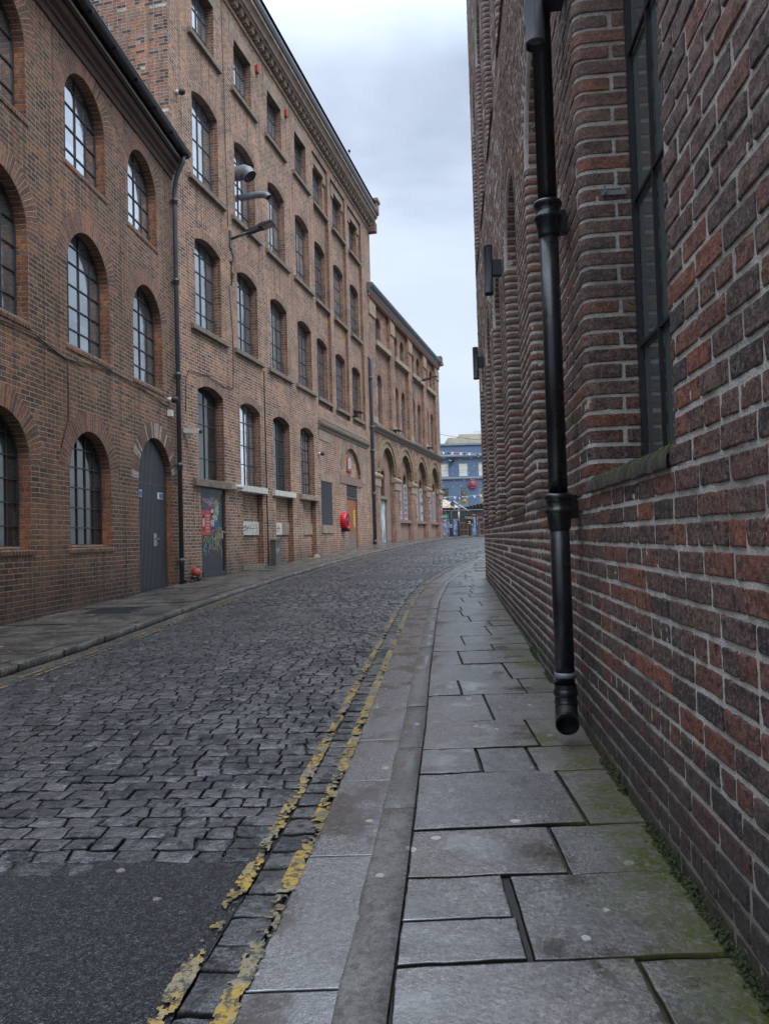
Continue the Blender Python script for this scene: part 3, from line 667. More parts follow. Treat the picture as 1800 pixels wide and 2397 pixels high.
def frame_mb(w, hs, rise, vbars, hbars, bw=.028, fw=.045, heavy=(), dy=.012):
    """steel window frame: outer band, glazing bars clipped to the arch head"""
    mb = MB(); out = opening(-w / 2, w / 2, 0, hs, rise, 16)
    wi = w - 2 * fw; ri = max(0, rise - fw * .6) if rise > .005 else 0
    inn = [(-wi / 2, fw), (wi / 2, fw)] + arc(-wi / 2, wi / 2, hs - (0 if rise > .005 else fw), ri if rise > .005 else 0, 16)
    for i in range(len(out)):
        a, b, c, d = out[i], out[(i + 1) % len(out)], inn[(i + 1) % len(inn)], inn[i]
        mb.face([(a[0], -dy, a[1]), (b[0], -dy, b[1]), (c[0], -dy, c[1]), (d[0], -dy, d[1])])
        mb.face([(d[0], -dy, d[1]), (c[0], -dy, c[1]), (c[0], .01, c[1]), (d[0], .01, d[1])])
    for k, x in enumerate(vbars):
        b = bw * (1.7 if k in heavy else 1); t = topz(x, w, hs, rise) - fw * .7
        mb.box(x - b / 2, x + b / 2, -dy * .8, .008, fw, t)
    for z in hbars:
        hw = w / 2 - fw
        if rise > .005 and z > hs:
            r = (w * w / 4 + rise * rise) / (2 * rise); cz = hs + rise - r; q = r * r - (z - cz) ** 2
            if q <= 0: continue
            hw = min(hw, math.sqrt(q) - fw * .6)
        if hw > .03: mb.box(-hw, hw, -dy * .72, .006, z - bw / 2, z + bw / 2)
    return mb
def pane_mb(w, hs, rise):
    mb = MB(); out = opening(-w / 2 + .01, w / 2 - .01, .01, hs, rise, 16)
    for t in tessellate_polygon([[Vector((a, b, 0)) for a, b in out]]):
        mb.face([(out[i][0], .012, out[i][1]) for i in t])
    return mb
def sill_mb(w, h, d0, d1, slope=.02):
    """stone sill: from y=d0 (front, negative) to y=d1 at the frame"""
    mb = MB(); mb.profile([(d1, -h), (d0 + .01, -h), (d0, -h + .01), (d0, -slope - .008), (d0 + .01, -slope), (d1, 0)], -w / 2, w / 2); return mb
def bricksill_mb(w, d0, d1, sgn=1, h=.10):
    mb = MB(); n = max(2, int(w / .078)); g = w / n
    for i in range(n):
        a, b = -w / 2 + i * g + .004, -w / 2 + (i + 1) * g - .004; j = rnd.uniform(-.004, .004)
        pr = [(d1, -h), (d0 + j, -h), (d0 + j - .004, -.045), (d0 + .022 + j, -.012), (d0 + .06, 0), (d1, .03)]
        mb.profile(pr, a, b)
    mb.profile([(d1, -h + .006), (d0 + .02, -h + .006), (d0 + .02, -.03), (d1, .01)], -w / 2, w / 2, m=1); return mb
def window(parent, loc, fmb, pmb, extra=(), fm='frame', gm='glass', name='window', cache={}):
    f = fmb.build(name, M[fm], parent, loc); p = pmb.build('pane', M[gm], f)
    for nm, mb, mats, off in extra: mb.build(nm, mats, f, off)
    return f
def place_windows(proto, locs, parent):
    for l in locs:
        c = copy_tree(proto, parent); c.location = l

# ================================================================== BUILDING 1 : arched warehouse on the left
b1 = empty('brick_warehouse', (*W1.p0, 0), W1.ang - 0, 'low brown brick warehouse with round arched windows and a black gutter, nearest on the left', 'building')
# local x runs along the wall, so turn the frame to the wall direction
mb = MB(); holes = []
cs = [4.75, 7.45, 10.15, 12.8]
ups = [(4.75, .745), (7.45, .745), (10.15, .745), (12.77, .745), (15.24, .735)]
mids = [(4.75, .75), (7.45, .75), (10.15, .75), (12.82, .77), (15.41, .76)]
for c in cs: holes.append(opening(c - .75, c + .75, 1.13, 2.35, .74))
for c, r in mids: holes.append(opening(c - r, c + r, 4.45, 5.75, r))
for c, r in ups: holes.append(opening(c - r, c + r, 7.5, 8.5, r))
holes.append(opening(14.78, 16.62, .14, 2.45, .92))
panel(mb, rect(1.5, 16.96, -.4, 10.0), holes, 0, [.2] * (len(holes) - 1) + [.16], 0, 1, 2)
mb.build('wall', [M['b1'], M['b1r'], M['b1s']], b1)
def b1win(c, r, z0, zs, rows, gm='glass1'):
    w = 2 * r; hs = zs - z0
    f = frame_mb(w, hs, r * .99, [-w * .3, -w * .1, w * .1, w * .3] if z0 < 2 else [-w * .25, 0, w * .25], rows, bw=.020, fw=.04)
    ex = [('arch', ring_mb(w, hs, r * .99, .33, n=22), M['b1s'], (0, -.19, 0)), ('sill', bricksill_mb(w + .12, -.205, 0), [M['b1s'], M['dirt']], (0, 0, 0))]
    return window(b1, (c, .19, z0), f, pane_mb(w, hs, r * .99), ex, 'frame1', gm)
low = b1win(12.8, .75, 1.13, 2.35, [.32, .66, 1.0, 1.34, 1.66])
place_windows(low, [(c, .19, 1.13) for c in cs[:-1]], b1)
for c, r in mids: b1win(c, r, 4.45, 5.75, [.36, .74, 1.12, 1.5, 1.8], 'glassm')
for c, r in ups: b1win(c, r, 7.5, 8.5, [.38, .78, 1.18, 1.5], 'glass')
# arched boarded door
M['b1w'] = brick_mat('arch bricks with white paint', [(.20,.09,.06),(.42,.39,.34),(.24,.10,.06),(.50,.47,.42),(.19,.10,.07),(.15,.08,.06)], (.30,.26,.21), w=.078, h=.36, soldier=True, mw=.010)
M['doorgrey'] = simple('charcoal door paint', (.040,.046,.056), .42, var=.15, scale=2, bump=.001, dirt=(.03,.033,.038))
mb = MB(); o_ = opening(-.92, .92, 0, 2.30, .92, 18); 
for t in tessellate_polygon([[Vector((a, b, 0)) for a, b in o_]]): mb.face([(o_[i][0], .02, o_[i][1]) for i in t])
x = -.90
while x < .88:
    t0 = topz(x + .02, 1.84, 2.30, .92) - .01
    for z0_, z1_ in ((.03, min(2.235, t0)), (2.262, t0)):
        if z1_ > z0_: mb.box(x, x + .045, -.012, .018, z0_, z1_)
    x += .0685
mb.box(-.915, .915, -.016, .01, 2.236, 2.26)
d = mb.build('door', M['doorgrey'], b1, (15.7, .14, .15))
h = MB(); h.box(-.075, .075, -.026, -.012, .95, 1.22); h.box(-.01, .09, -.075, -.05, 1.09, 1.115); h.box(-.012, .015, -.07, -.02, 1.09, 1.115); h.box(.02, .05, -.05, -.02, .98, 1.03)
h.build('handle', M['brass'], d, (.18, 0, 0))
for sx in (-.62, .50):
    s_ = MB(); s_.box(-.15, .15, -.022, -.013, 1.96, 2.10); so = s_.build('sign', M['white'], d, (sx, 0, 0), )
    tag(so, 'small white and blue notice on the arched door')
    q = MB(); q.box(-.06, .14, -.0245, -.0225, 1.975, 2.085)
    M.setdefault('blue', simple('sign blue', (.03,.12,.30), .4, var=.05)); q.build('sign_face', M['blue'], so)
for o_s, zs_ in ((1, 2.32), ):
    pass
rb = ring_mb(1.84, 2.30, .92, .34, n=24); rb.build('arch', M['b1w'], b1, (15.7, -.001, .15))
# moulded brick cornice
M['cornice'] = simple('dark brown moulded brick', (.095,.062,.045), .75, var=.35, scale=6, bump=.006, dirt=(.03,.028,.022))
M['corn2'] = simple('darker soffit brick', (.055,.038,.030), .8, var=.35, scale=9, bump=.006)  # darker brown than the cornice brick
mb = MB(); pr = [(.02, 9.50), (-.03, 9.50), (-.04, 9.56), (-.05, 9.60), (-.09, 9.63), (-.09, 9.68), (-.11, 9.70), (-.16, 9.73), (-.19, 9.79), (-.19, 9.84)]
mb.profile(pr + [(.02, 9.84)], 1.5, 16.93); mb.build('cornice', M['cornice'], b1)
mb = MB(); mb.profile([(.02, 9.842), (-.24, 9.842), (-.25, 10.02), (.02, 10.02)], 1.5, 16.93); mb.build('fascia', M['corn2'], b1)
mb = MB(); mb.box(1.5, 16.95, -.272, -.252, 9.90, 9.925); mb.build('flashing_strip', M['white'], b1)
mb = MB(); g = [(-.25 - .105 + .105 * math.cos(a), 10.07 + .105 * math.sin(a)) for a in np.linspace(PI, 2 * PI, 9)]
g2 = [(y_ + (.012 if False else 0), z_) for y_, z_ in g]
mb.profile([(g[0][0] - .01, 10.085), (g[0][0] - .01, 10.06)] + g + [(g[-1][0], 10.085)], 1.5, 16.97, caps=False)
for i in range(17): mb.box(1.9 + i * .93, 1.92 + i * .93, -.465, -.25, 9.96, 10.0)
mb.profile([(-.25, 10.02), (-.30, 10.02), (-.30, 10.28), (-.2, 10.30)], 1.5, 16.98); mb.build('gutter', M['gutter'], b1)
mb = MB(); mb.face([(1.5, -.27, 10.09), (16.96, -.27, 10.09), (16.96, 5.5, 13.6), (1.5, 5.5, 13.6)]); mb.face([(1.5, 11, 10.09), (16.96, 11, 10.09), (16.96, 5.5, 13.6), (1.5, 5.5, 13.6)])
mb.face([(1.5, 0, -.4), (1.5, 11, -.4), (1.5, 11, 10.08), (1.5, 5.5, 13.55), (1.5, 0, 10.08)], m=1)
mb.build('roof', [M['slate'], M['b1']], b1)

# ================================================================== BUILDING 2 : tall brick warehouse
b2 = empty('tall_brick_warehouse', (*W2.p0, 0), W2.ang, 'tall four storey light brown brick warehouse with segmental windows and bracketed cornice', 'building')
cx = [1.76 + 2.45 * k for k in range(4)]; rcx = [11.40, 13.92, 16.38]
RD = .13; D2 = .24
rec = [(10.45, 12.27), (12.68, 14.72), (15.12, 17.35)]
holes = []; dep = []
for c in cx:
    holes += [opening(c - .71, c + .71, 2.70, 4.86, .17, 8), opening(c - .71, c + .71, 6.42, 8.55, .17, 8), opening(c - .71, c + .71, 10.08, 12.23, .17, 8), rect(c - .60, c + .60, 13.74, 15.22)]; dep += [D2] * 4
for a, b in rec: holes.append(rect(a, b, 6.05, 15.55)); dep.append(RD)
# lower storey: door, three blind recesses, louvre, entrance
holes.append(rect(1.12, 2.48, .30, 2.53)); dep.append(.10)
for a, b in ((3.56, 4.98), (6.02, 7.50), (8.48, 9.85)): holes.append(rect(a, b, .42, 2.52)); dep.append(.17)
holes.append(rect(10.50, 11.86, 1.68, 3.28)); dep.append(.07)
holes.append(opening(13.35, 16.15, 3.72, 3.95, .98, 16)); dep.append(.12)
holes.append(rect(13.86, 15.45, .60, 3.37)); dep.append(.14)
mb = MB(); panel(mb, rect(-.08, 19.0, -.4, 16.35), holes, 0, dep, 0, 1, 2)
for (a, b), c in zip(rec, rcx):
    panel(mb, rect(a, b, 6.05, 15.55), [opening(c - .71, c + .71, 6.42, 8.55, .17, 8), opening(c - .71, c + .71, 10.08, 12.23, .17, 8), rect(c - .60, c + .60, 13.74, 15.22)], RD, D2 - .05, 0, 1, 2)
for a, b in ((3.56, 4.98), (6.02, 7.50), (8.48, 9.85)): panel(mb, rect(a, b, .42, 2.52), [], .17, 0, 0)
panel(mb, opening(13.35, 16.15, 3.72, 3.95, .98, 16), [], .12, 0, 0)
mb.build('wall', [M['b2'], M['b2r'], M['b2s']], b2)
mb = MB()   # gable wall towards the camera, end wall and body
q = [(-.08, 0, -.4), (-.08, 12, -.4), (-.08, 12, 17.2), (-.08, 6, 20.0), (-.08, 0, 17.2)]
mb.face(q, [(p[1], p[2]) for p in q]); mb.build('gable_wall', M['side'], b2); mb = MB(); q = [(19.0, p[1], p[2]) for p in q]; mb.face(q, [(p[1], p[2]) for p in q])
mb.build('gable_wall', M['b2'], b2)
mb = MB(); mb.face([(-.2, -.45, 17.05), (19.1, -.45, 17.05), (19.1, 6, 20.1), (-.2, 6, 20.1)]); mb.face([(-.2, 12.2, 17.05), (19.1, 12.2, 17.05), (19.1, 6, 20.1), (-.2, 6, 20.1)]); mb.build('roof', M['slate'], b2)
def b2win(c, y, z0, hs, rise, w, vb, hb, heavy=(), sill=True, arch=True, fm='frame', gm='glass', sm='sill', sw=1.98, sd=-.10, sh=.15, rot=0):
    f = frame_mb(w, hs, rise, vb, hb, heavy=heavy, bw=.020, fw=.038)
    ex = []
    if arch: ex.append(('arch', ring_mb(w, hs, rise, .235, n=12), M['b2s'], (0, -y + (RD if y > .27 else 0), 0)))
    if sill: ex.append(('sill', sill_mb(sw, sh, -y + sd, 0), M[sm], (.0, 0, 0)))
    return window(b2, (c, y, z0), f, pane_mb(w, hs, rise), ex, fm, gm)
yb, yr = D2 - .02, RD + D2 - .07
thr = [-.235, .235]
pB = b2win(cx[0], yb, 10.08, 2.15, .17, 1.40, [-.30, .0, .30], [.5, 1.22, 1.86], (1,))
place_windows(pB, [(c, yb, 10.08) for c in cx[1:]], b2)
pC = b2win(cx[0], yb, 6.42, 2.13, .17, 1.40, [-.32, .0, .32], [.48, .95, 1.5, 1.95], (1,), gm='glassm')
place_windows(pC, [(c, yb, 6.42) for c in cx[1:]], b2)
pR = b2win(rcx[0], yr, 6.42, 2.13, .17, 1.40, [-.25, .05, .35], [.48, .95, 1.5, 1.95], sw=1.72, sd=-.02)
place_windows(pR, [(rcx[1], yr, 6.42), (rcx[2], yr, 6.42)] + [(c, yr, 10.08) for c in rcx], b2)
def lintel(c, y): pass
pA = b2win(cx[0], yb, 13.74, 1.48, 0, 1.2, [-.28, .05, .33], [.5, 1.0], arch=False, sw=1.75)
l = MB(); l.box(-.90, .90, -yb - .012, -.0, 1.482, 1.88); l.box(-.90, -.602, -yb - .010, 0, 1.25, 1.482); l.box(.602, .90, -yb - .010, 0, 1.25, 1.482); l.build('lintel', M['stone'], pA)
place_windows(pA, [(c, yb, 13.74) for c in cx[1:]], b2)
pA2 = copy_tree(pA, b2); pA2.location = (rcx[0], yr, 13.74)
for c in rcx[1:]: q = copy_tree(pA2, b2); q.location = (c, yr, 13.74)
# ground floor windows
b2win(cx[0], yb, 2.70, 2.16, .17, 1.40, [0.05], [.55, 1.4, 1.9], sh=.20, sw=2.05, gm='glass1')
b2win(cx[1], yb, 2.70, 2.16, .17, 1.40, [-.30, .05, .38], [.62, 1.15, 1.8], sm='white_stone', sh=.19, sw=1.90)
b2win(cx[2], yb, 2.70, 2.16, .17, 1.40, [-.28, .08, .38], [.55, 1.1, 1.65], sm='white_stone', sh=.19, sw=1.85, gm='glass1')
b2win(cx[3], yb, 2.70, 2.16, .17, 1.40, [-.30, 0, .15, .38], [.4, .8, 1.2, 1.6, 1.95], sm='stone', sh=.19, sw=1.95, fm='framek')
# stone blocks inside the blind recesses, dark slit at the foot
for a, b, mt in ((3.60, 4.94, 'white_stone'), (6.06, 6.80, 'white_stone'), (8.52, 9.80, 'stone')):
    q = MB(); q.box(a, b, .12, .168, 1.33, 1.70); q.build('stone_block', M[mt], b2)
q = MB(); q.box(6.805, 7.46, .12, .168, 1.33, 1.70); q.build('stone_block', M['stone'], b2)
q = MB(); q.box(3.45, 5.0, -.03, .1, .36, .50); q.build('threshold', M['sill'], b2)
q = MB(); q.box(3.7, 4.8, -.035, .0, .30, .355); q.build('drain_slot', M['blackm'], b2)
# graffiti tags on stone
q = MB()
def strokes(mb, S, ox, oz, sx, sz, w, y, m=0):
    for st in S: mb.ribbon([(ox + a * sx, oz + b * sz) for a, b in st], w, y, m)
TAG49 = [[(.05,.45),(.30,.8),(.22,.1)],[(.0,.2),(.45,.55),(.1,.7)],[(.35,.1),(.45,.8),(.5,.4)],[(.62,.9),(.56,.5),(.80,.5)],[(.76,.85),(.74,.1)],[(.95,.9),(.86,.75),(.88,.5),(1.0,.6),(1.02,.9),(.97,.2),(.85,.02)]]
strokes(q, TAG49, 3.70, 1.36, 1.1, .30, .018, .118)
strokes(q, [[(0,.2),(.1,.8),(.25,.3),(.3,.9)],[(.5,.1),(.6,.9),(.75,.2)],[(.1,.5),(.9,.6)]], 6.12, 1.36, .62, .30, .018, .118)
q.build('graffiti_tag', M['lampgrey'], b2)
# steel door covered in graffiti and posters
M['doorblack'] = simple('blue black door paint', (.020,.025,.033), .4, var=.25, scale=3, bump=.001, dirt=(.05,.05,.05))
mb = MB(); mb.box(-.62, .60, 0, .04, .05, 2.05); mb.box(-.68, .68, -.01, .05, 2.052, 2.22); mb.box(-.68, -.622, -.01, .05, 0, 2.05); mb.box(.60, .68, -.02, .05, 0, 2.05); mb.box(-.60, .64, -.05, .02, 0, .10)
gd = mb.build('door', M['doorblack'], b2, (1.80, .055, .32))
GC = {'pink': (.55,.16,.40), 'gold': (.55,.42,.12), 'cyan': (.06,.35,.50), 'ylw': (.60,.45,.04), 'lilac': (.30,.22,.50), 'green': (.08,.35,.14), 'pale': (.50,.52,.50), 'teal': (.05,.22,.22)}
for k, c in GC.items(): M['g' + k] = simple('spray paint ' + k, tuple(v * .6 for v in c), .5, var=.25, scale=20)
gl = list(GC)
mb = MB()
YAK = [[(.0,.65),(.1,.95),(.2,.9),(.05,.35),(.0,.2),(.12,.05)],[(.22,.85),(.32,.5)],[(.42,.9),(.30,.25),(.26,.0)],[(.62,.85),(.48,.6),(.48,.25),(.62,.15),(.68,.5),(.64,.85),(.70,.12)],[(.80,1.05),(.78,.0)],[(1.0,1.1),(.82,.55),(1.0,.1),(1.0,-.35)]]
strokes(mb, YAK, -.48, .58, .98, .42, .028, -.004, gl.index('gold'))
strokes(mb, [[(0,0),(.1,1),(.25,.1),(.3,.9)],[(.4,.1),(.45,1),(.55,.5),(.4,.5)],[(.62,0),(.75,1),(.8,0)],[(.85,.1),(1,.9)],[(.35,1.1),(.5,1.4),(.65,1.1),(.4,1.05)]], -.42, 1.60, .5, .16, .022, -.005, gl.index('pink'))
strokes(mb, [[(0,0),(.2,1),(.4,.2),(.6,1),(.8,0)],[(0,.7),(1,.5)],[(.1,1.2),(.5,.7),(.9,1.3)],[(.3,-.3),(.5,.4)]], .14, 1.74, .26, .16, .026, -.006, gl.index('ylw'))
for nm, ox, oz, sx, sz in (('cyan', .12, 1.15, .28, .2), ('ylw', .2, .94, .30, .24), ('cyan', .05, .72, .22, .18), ('green', -.30, .92, .2, .14), ('lilac', -.22, .64, .16, .14), ('pale', -.02, .9, .22, .14), ('teal', -.52, 1.5, .18, .3), ('pale', -.5, 1.8, .6, .12), ('green', .05, 1.42, .3, .2), ('gold', .3, .9, .2, .3), ('pink', -.5, 1.7, .5, .2), ('teal', -.55, 1.3, .15, .5), ('pale', .1, 1.6, .4, .25), ('cyan', .1, 1.0, .35, .3), ('lilac', -.1, 1.2, .3, .25), ('green', -.4, .8, .3, .2), ('ylw', .15, .75, .35, .3), ('pale', -.2, 1.75, .35, .2), ('pink', -.1, .95, .25, .2), ('cyan', -.55, .5, .2, .3)):
    S = []
    for _ in range(4):
        p = [rnd.random(), rnd.random()]; st = [tuple(p)]
        for _ in range(5): p = [min(1, max(0, p[0] + rnd.uniform(-.45, .5))), min(1, max(0, p[1] + rnd.uniform(-.8, .8)))]; st.append(tuple(p))
        S.append(st)
    strokes(mb, S, ox, oz, sx, sz, .014, -.007, gl.index(nm))
mb.build('graffiti', [M['g' + k] for k in gl], gd)
M['poster'] = simple('faded red poster', (.50,.055,.05), .6, var=.15, scale=5); M['paper'] = simple('torn pale paper', (.45,.47,.44), .7, var=.3, scale=14)
mb = MB(); mb.box(-.58, -.10, -.006, 0, 1.02, 1.62); p_ = mb.build('poster', M['poster'], gd)
mb = MB(); 
for i in range(6): mb.box(-.33, -.13 - rnd.random() * .06, -.009, -.0065, 1.10 + i * .075, 1.115 + i * .075 + .012 * (i % 2))
mb.prism([(-.50,1.22),(-.44,1.22),(-.42,1.36),(-.44,1.42),(-.50,1.42),(-.52,1.36)], -.009, -.0065)
mb.build('print', M['paper'], p_)
mb = MB(); mb.lathe((-.47, -.008, 1.47), [(0, -.002), (.045, -.001), (.045, 0)], 'y', 10); mb.box(-.51, -.43, -.008, -.0065, 1.10, 1.24); mb.build('print', M['corn2'], p_)
for (a, b, c, d) in ((.18, .36, 1.50, 1.75), (.08, .30, 1.36, 1.62), (-.06, .10, 1.56, 1.66), (-.08, .12, 1.22, 1.40), (.30, .36, 1.62, 1.78), (.02, .10, 1.42, 1.5)):
    mb = MB(); n = 9; pts = []
    for i in range(n):
        t = i / n * 2 * PI; pts.append(((a + b) / 2 + (b - a) / 2 * max(-1, min(1, 1.3 * math.cos(t))) * rnd.uniform(.8, 1), (c + d) / 2 + (d - c) / 2 * max(-1, min(1, 1.3 * math.sin(t))) * rnd.uniform(.85, 1)))
    mb.prism(pts, -.0055, 0); mb.build('torn_paper', M['paper'], gd)
mb = MB(); mb.box(.50, .56, -.02, 0, .92, 1.12); mb.tube([(.53, -.02, 1.08), (.53, -.06, 1.08), (.66, -.06, 1.08)], .012, 8); mb.build('handle', M['brass'], gd)
# string course, panel stones and arched surround over the entrance
mb = MB(); mb.profile([(.02, 5.18), (-.03, 5.20), (-.05, 5.28), (-.13, 5.34), (-.15, 5.40), (-.15, 5.46), (.02, 5.52)], 10.32, 17.45); mb.build('string_course', M['sill'], b2)
for bb_ in ((10.40, 11.75, -.02, .03, 4.80, 5.16), (10.42, 17.5, -.012, .03, 5.60, 5.78), (16.4, 16.95, -.014, .03, 3.55, 4.6), (12.75, 13.2, -.012, .03, 3.80, 4.45), (10.35, 12.0, -.014, .02, 3.30, 3.55), (10.45, 11.9, -.05, .02, 1.38, 1.66)):
    mb = MB(); mb.box(*bb_); mb.build('stone_panel', M['stone'], b2)
mb = MB(); mb.box(12.95, 16.25, -.03, .05, 3.38, 3.71); mb.build('lintel', M['pink'], b2)
ring_mb(2.8, .23, .98, .38, proud=.012, n=24).build('arch', M['b2s'], b2, (14.75, 0, 3.72))
mb = MB(); mb.box(10.5, 11.86, .02, .06, 1.68, 3.28)
for i in range(40): 
    z = 1.70 + i * .0395; mb.face([(10.52, -.005, z), (11.84, -.005, z), (11.84, .03, z + .034), (10.52, .03, z + .034)]); mb.face([(10.52, -.005, z), (11.84, -.005, z), (11.84, .005, z - .006), (10.52, .005, z - .006)])
mb.build('louvre', M['greypipe'], b2)
mb = MB(); mb.box(13.88, 15.43, .05, .1, 2.92, 3.35)
for i in range(11): mb.box(13.90, 15.41, .02, .05, 2.93 + i * .038, 2.95 + i * .038)
for i in range(22): mb.box(13.90 + i * .07, 13.92 + i * .07, .025, .045, 2.93, 3.34)
mb.build('vent_grille', M['frame1'], b2)
mb = MB(); mb.box(-.775, .775, 0, .05, .02, 2.30); mb.box(-.02, .0, -.006, 0, .02, 2.3); wd = mb.build('door', M['wood'], b2, (14.65, .06, .58))
mb = MB(); mb.box(-.775, .775, -.05, .0, 2.24, 2.31); mb.build('door_rail', M['greypipe'], wd)
M['yelsign'] = simple('yellow plastic sign', (.62,.45,.04), .4, var=.05)
mb = MB(); mb.box(.36, .56, -.012, 0, 1.05, 1.78); ysn = mb.build('sign', M['yelsign'], wd)
mb = MB(); 
for i in range(5): mb.box(.43, .49, -.014, -.0125, 1.15 + i * .12, 1.20 + i * .12)
mb.build('print', M['blackm'], ysn)
mb = MB(); mb.box(.24, .30, -.03, 0, 1.0, 1.14); mb.tube([(.27, -.03, 1.1), (.27, -.07, 1.1), (.18, -.07, 1.1)], .012, 8); mb.build('handle', M['brass'], wd)
# arched plaque
mb = MB(); mb.prism([(-.33, 0), (.33, 0), (.33, .08), (.27, .10), (.27, .40)] + arc(-.27, .27, .40, .24, 10)[1:-1] + [(-.27, .40), (-.27, .10), (-.33, .08)], 0, .05)
pq = mb.build('plaque', M['oldred'], b2, (14.62, .06, 3.96))
mb = MB(); mb.prism([(-.21, .12), (.21, .12), (.21, .38)] + arc(-.21, .21, .38, .19, 10)[1:-1] + [(-.21, .38)], -.01, .0); pf = mb.build('plaque_face', M['paper'], pq)
mb = MB(); 
for i, (a, b) in enumerate(((-.15, .15), (-.12, .16), (-.16, .08), (-.10, .14))): mb.ribbon([(a + (b - a) * j / 8, .42 - i * .07 + .014 * (-1) ** j) for j in range(9)], .018, -.013)
mb.build('lettering', M['blue'], pf)
# cornice with dentils and scroll brackets, lead gutter on top
mb = MB(); mb.profile([(.02, 15.86), (-.05, 15.88), (-.06, 15.96), (-.02, 15.98)], -.08, 19.02)
mb.profile([(.02, 16.22), (-.22, 16.22), (-.24, 16.26), (-.30, 16.28), (-.32, 16.38), (-.36, 16.44), (-.42, 16.47), (-.42, 16.56), (.02, 16.56)], -.08, 19.02)
n = 50
for i in range(n):
    x = -.02 + i * 19.0 / n; mb.box(x, x + .17, -.19, .01, 16.03, 16.22); 
mb.build('cornice', M['stone'], b2)
mb = MB(); mb.profile([(-.20, .215), (-.23, .13), (-.17, .06), (-.13, -.01), (-.05, -.015), (-.05, .215)], .045, .125)
bk = mb.build('bracket', M['sill'], b2, (-.02, 0, 16.0))
for i in range(1, n): q = copy_tree(bk, b2); q.location.x = -.02 + i * 19.0 / n
mb = MB(); mb.profile([(.02, 16.565), (-.40, 16.565), (-.46, 16.60), (-.50, 16.68), (-.50, 16.78), (-.44, 16.80), (-.40, 16.95), (.3, 17.0)], -.08, 19.05); mb.build('gutter', M['lead'], b2)
mb = MB(); mb.box(18.62, 19.06, -.50, .1, 16.62, 17.15); mb.box(18.55, 19.12, -.56, .1, 17.15, 17.28); mb.build('corner_block', M['b2r'], b2); mb = MB(); mb.box(18.66, 19.04, -.38, .1, 15.75, 16.2); mb.build('corner_corbel', M['b2r'], b2)

# ================================================================== BUILDING 3
b3 = empty('arcaded_brick_building', (*W3.p0, 0), W3.ang, 'farthest brick building on the left with four buff arches carrying posters', 'building')
bays = [(1.30, 4.05), (4.95, 8.05), (9.00, 12.05), (12.95, 15.75)]; ac = [2.70, 6.50, 10.48, 14.38]
RD3 = .16
holes = [rect(a, b, 6.62, 12.55) for a, b in bays] + [opening(c - 1.28, c + 1.28, (.74 if i == 0 else .95), 4.35, 1.28, 20) for i, c in enumerate(ac)]
mb = MB(); panel(mb, rect(0, 17.0, .2, 13.0), holes, 0, [RD3] * 4 + [.20] * 4, 0, 0, 0)
tw = {0: [2.35], 1: [5.75, 7.25], 2: [9.75, 11.3], 3: [13.6, 15.1]}
for i, (a, b) in enumerate(bays):
    hs = []
    for c in tw[i]: hs += [opening(c - .46, c + .46, 10.78, 11.72, .40, 10), opening(c - .42, c + .42, 6.85, 8.85, .42, 10)]
    panel(mb, rect(a, b, 6.62, 12.55), hs, RD3, .16, 0, 1, 2)
gw = {0: [2.55], 1: [5.85, 7.15], 2: [9.85, 11.15], 3: [13.75, 15.05]}
for i, c in enumerate(ac):
    hs = [opening(k - .38, k + .38, (3.22 if i == 0 else 2.15), 4.15 if i == 0 else 4.25, .38, 10) for k in gw[i]]
    z0 = .74 if i == 0 else .95
    if i == 0: hs.append(rect(1.62, 3.12, .76, 3.06))
    panel(mb, opening(c - 1.28, c + 1.28, z0, 4.35, 1.28, 20), hs, .20, .12, 3, 1, 2)
mb.build('wall', [M['b3'], M['b2r'], M['b3s'], M['render']], b3)
mb = MB(); q = [(17.0, 0, .2), (17.0, 10, .2), (17.0, 10, 13.0), (17.0, 5, 15.5), (17.0, 0, 13.0)]; mb.face(q, [(p[1], p[2]) for p in q]); mb.build('gable_wall', M['b3'], b3); mb = MB(); q = [(0, p[1], p[2]) for p in q]; mb.face(q, [(p[1], p[2]) for p in q]); mb.build('gable_wall', M['b3'], b3)
mb = MB(); mb.face([(0, -.3, 13.02), (17.1, -.3, 13.02), (17.1, 5, 15.6), (0, 5, 15.6)]); mb.face([(0, 10.2, 13.02), (17.1, 10.2, 13.02), (17.1, 5, 15.6), (0, 5, 15.6)]); mb.build('roof', M['slate'], b3)
pt = None; pm = None
for i in range(4):
    for c in tw[i]:
        if pt is None:
            pt = window(b3, (c, RD3 + .14, 10.78), frame_mb(.9, .94, .40, [-.12, .15], [.3, .62, .95]), pane_mb(.9, .94, .40), [('arch', ring_mb(.92, .94, .41, .22, n=14), M['b3s'], (0, -.142, 0))])
            pm = window(b3, (c, RD3 + .14, 6.85), frame_mb(.84, 2.0, .42, [-.1, .14], [.4, .8, 1.2, 1.6, 2.0]), pane_mb(.84, 2.0, .42), [('arch', ring_mb(.84, 2.0, .42, .23, n=14), M['b3s'], (0, -.142, 0))])
        else:
            q = copy_tree(pt, b3); q.location.x = c; q = copy_tree(pm, b3); q.location.x = c
M['glow'] = bpy.data.materials.new('warm lamp light inside'); M['glow'].use_nodes = True
M['glow'].node_tree.nodes['Principled BSDF'].inputs['Emission Color'].default_value = (1, .42, .07, 1); M['glow'].node_tree.nodes['Principled BSDF'].inputs['Emission Strength'].default_value = .8
mb = MB(); mb.prism([(-.05, 0), (.04, .05), (.10, .5), (.06, .95), (-.02, 1.2), (-.06, .8), (-.09, .4)], -.004, 0); mb.box(-.13, .13, -.004, 0, 1.22, 1.3); mb.build('lit_lamp', M['glow'], b3, (2.42, RD3 + .15, 7.72))
pg = None
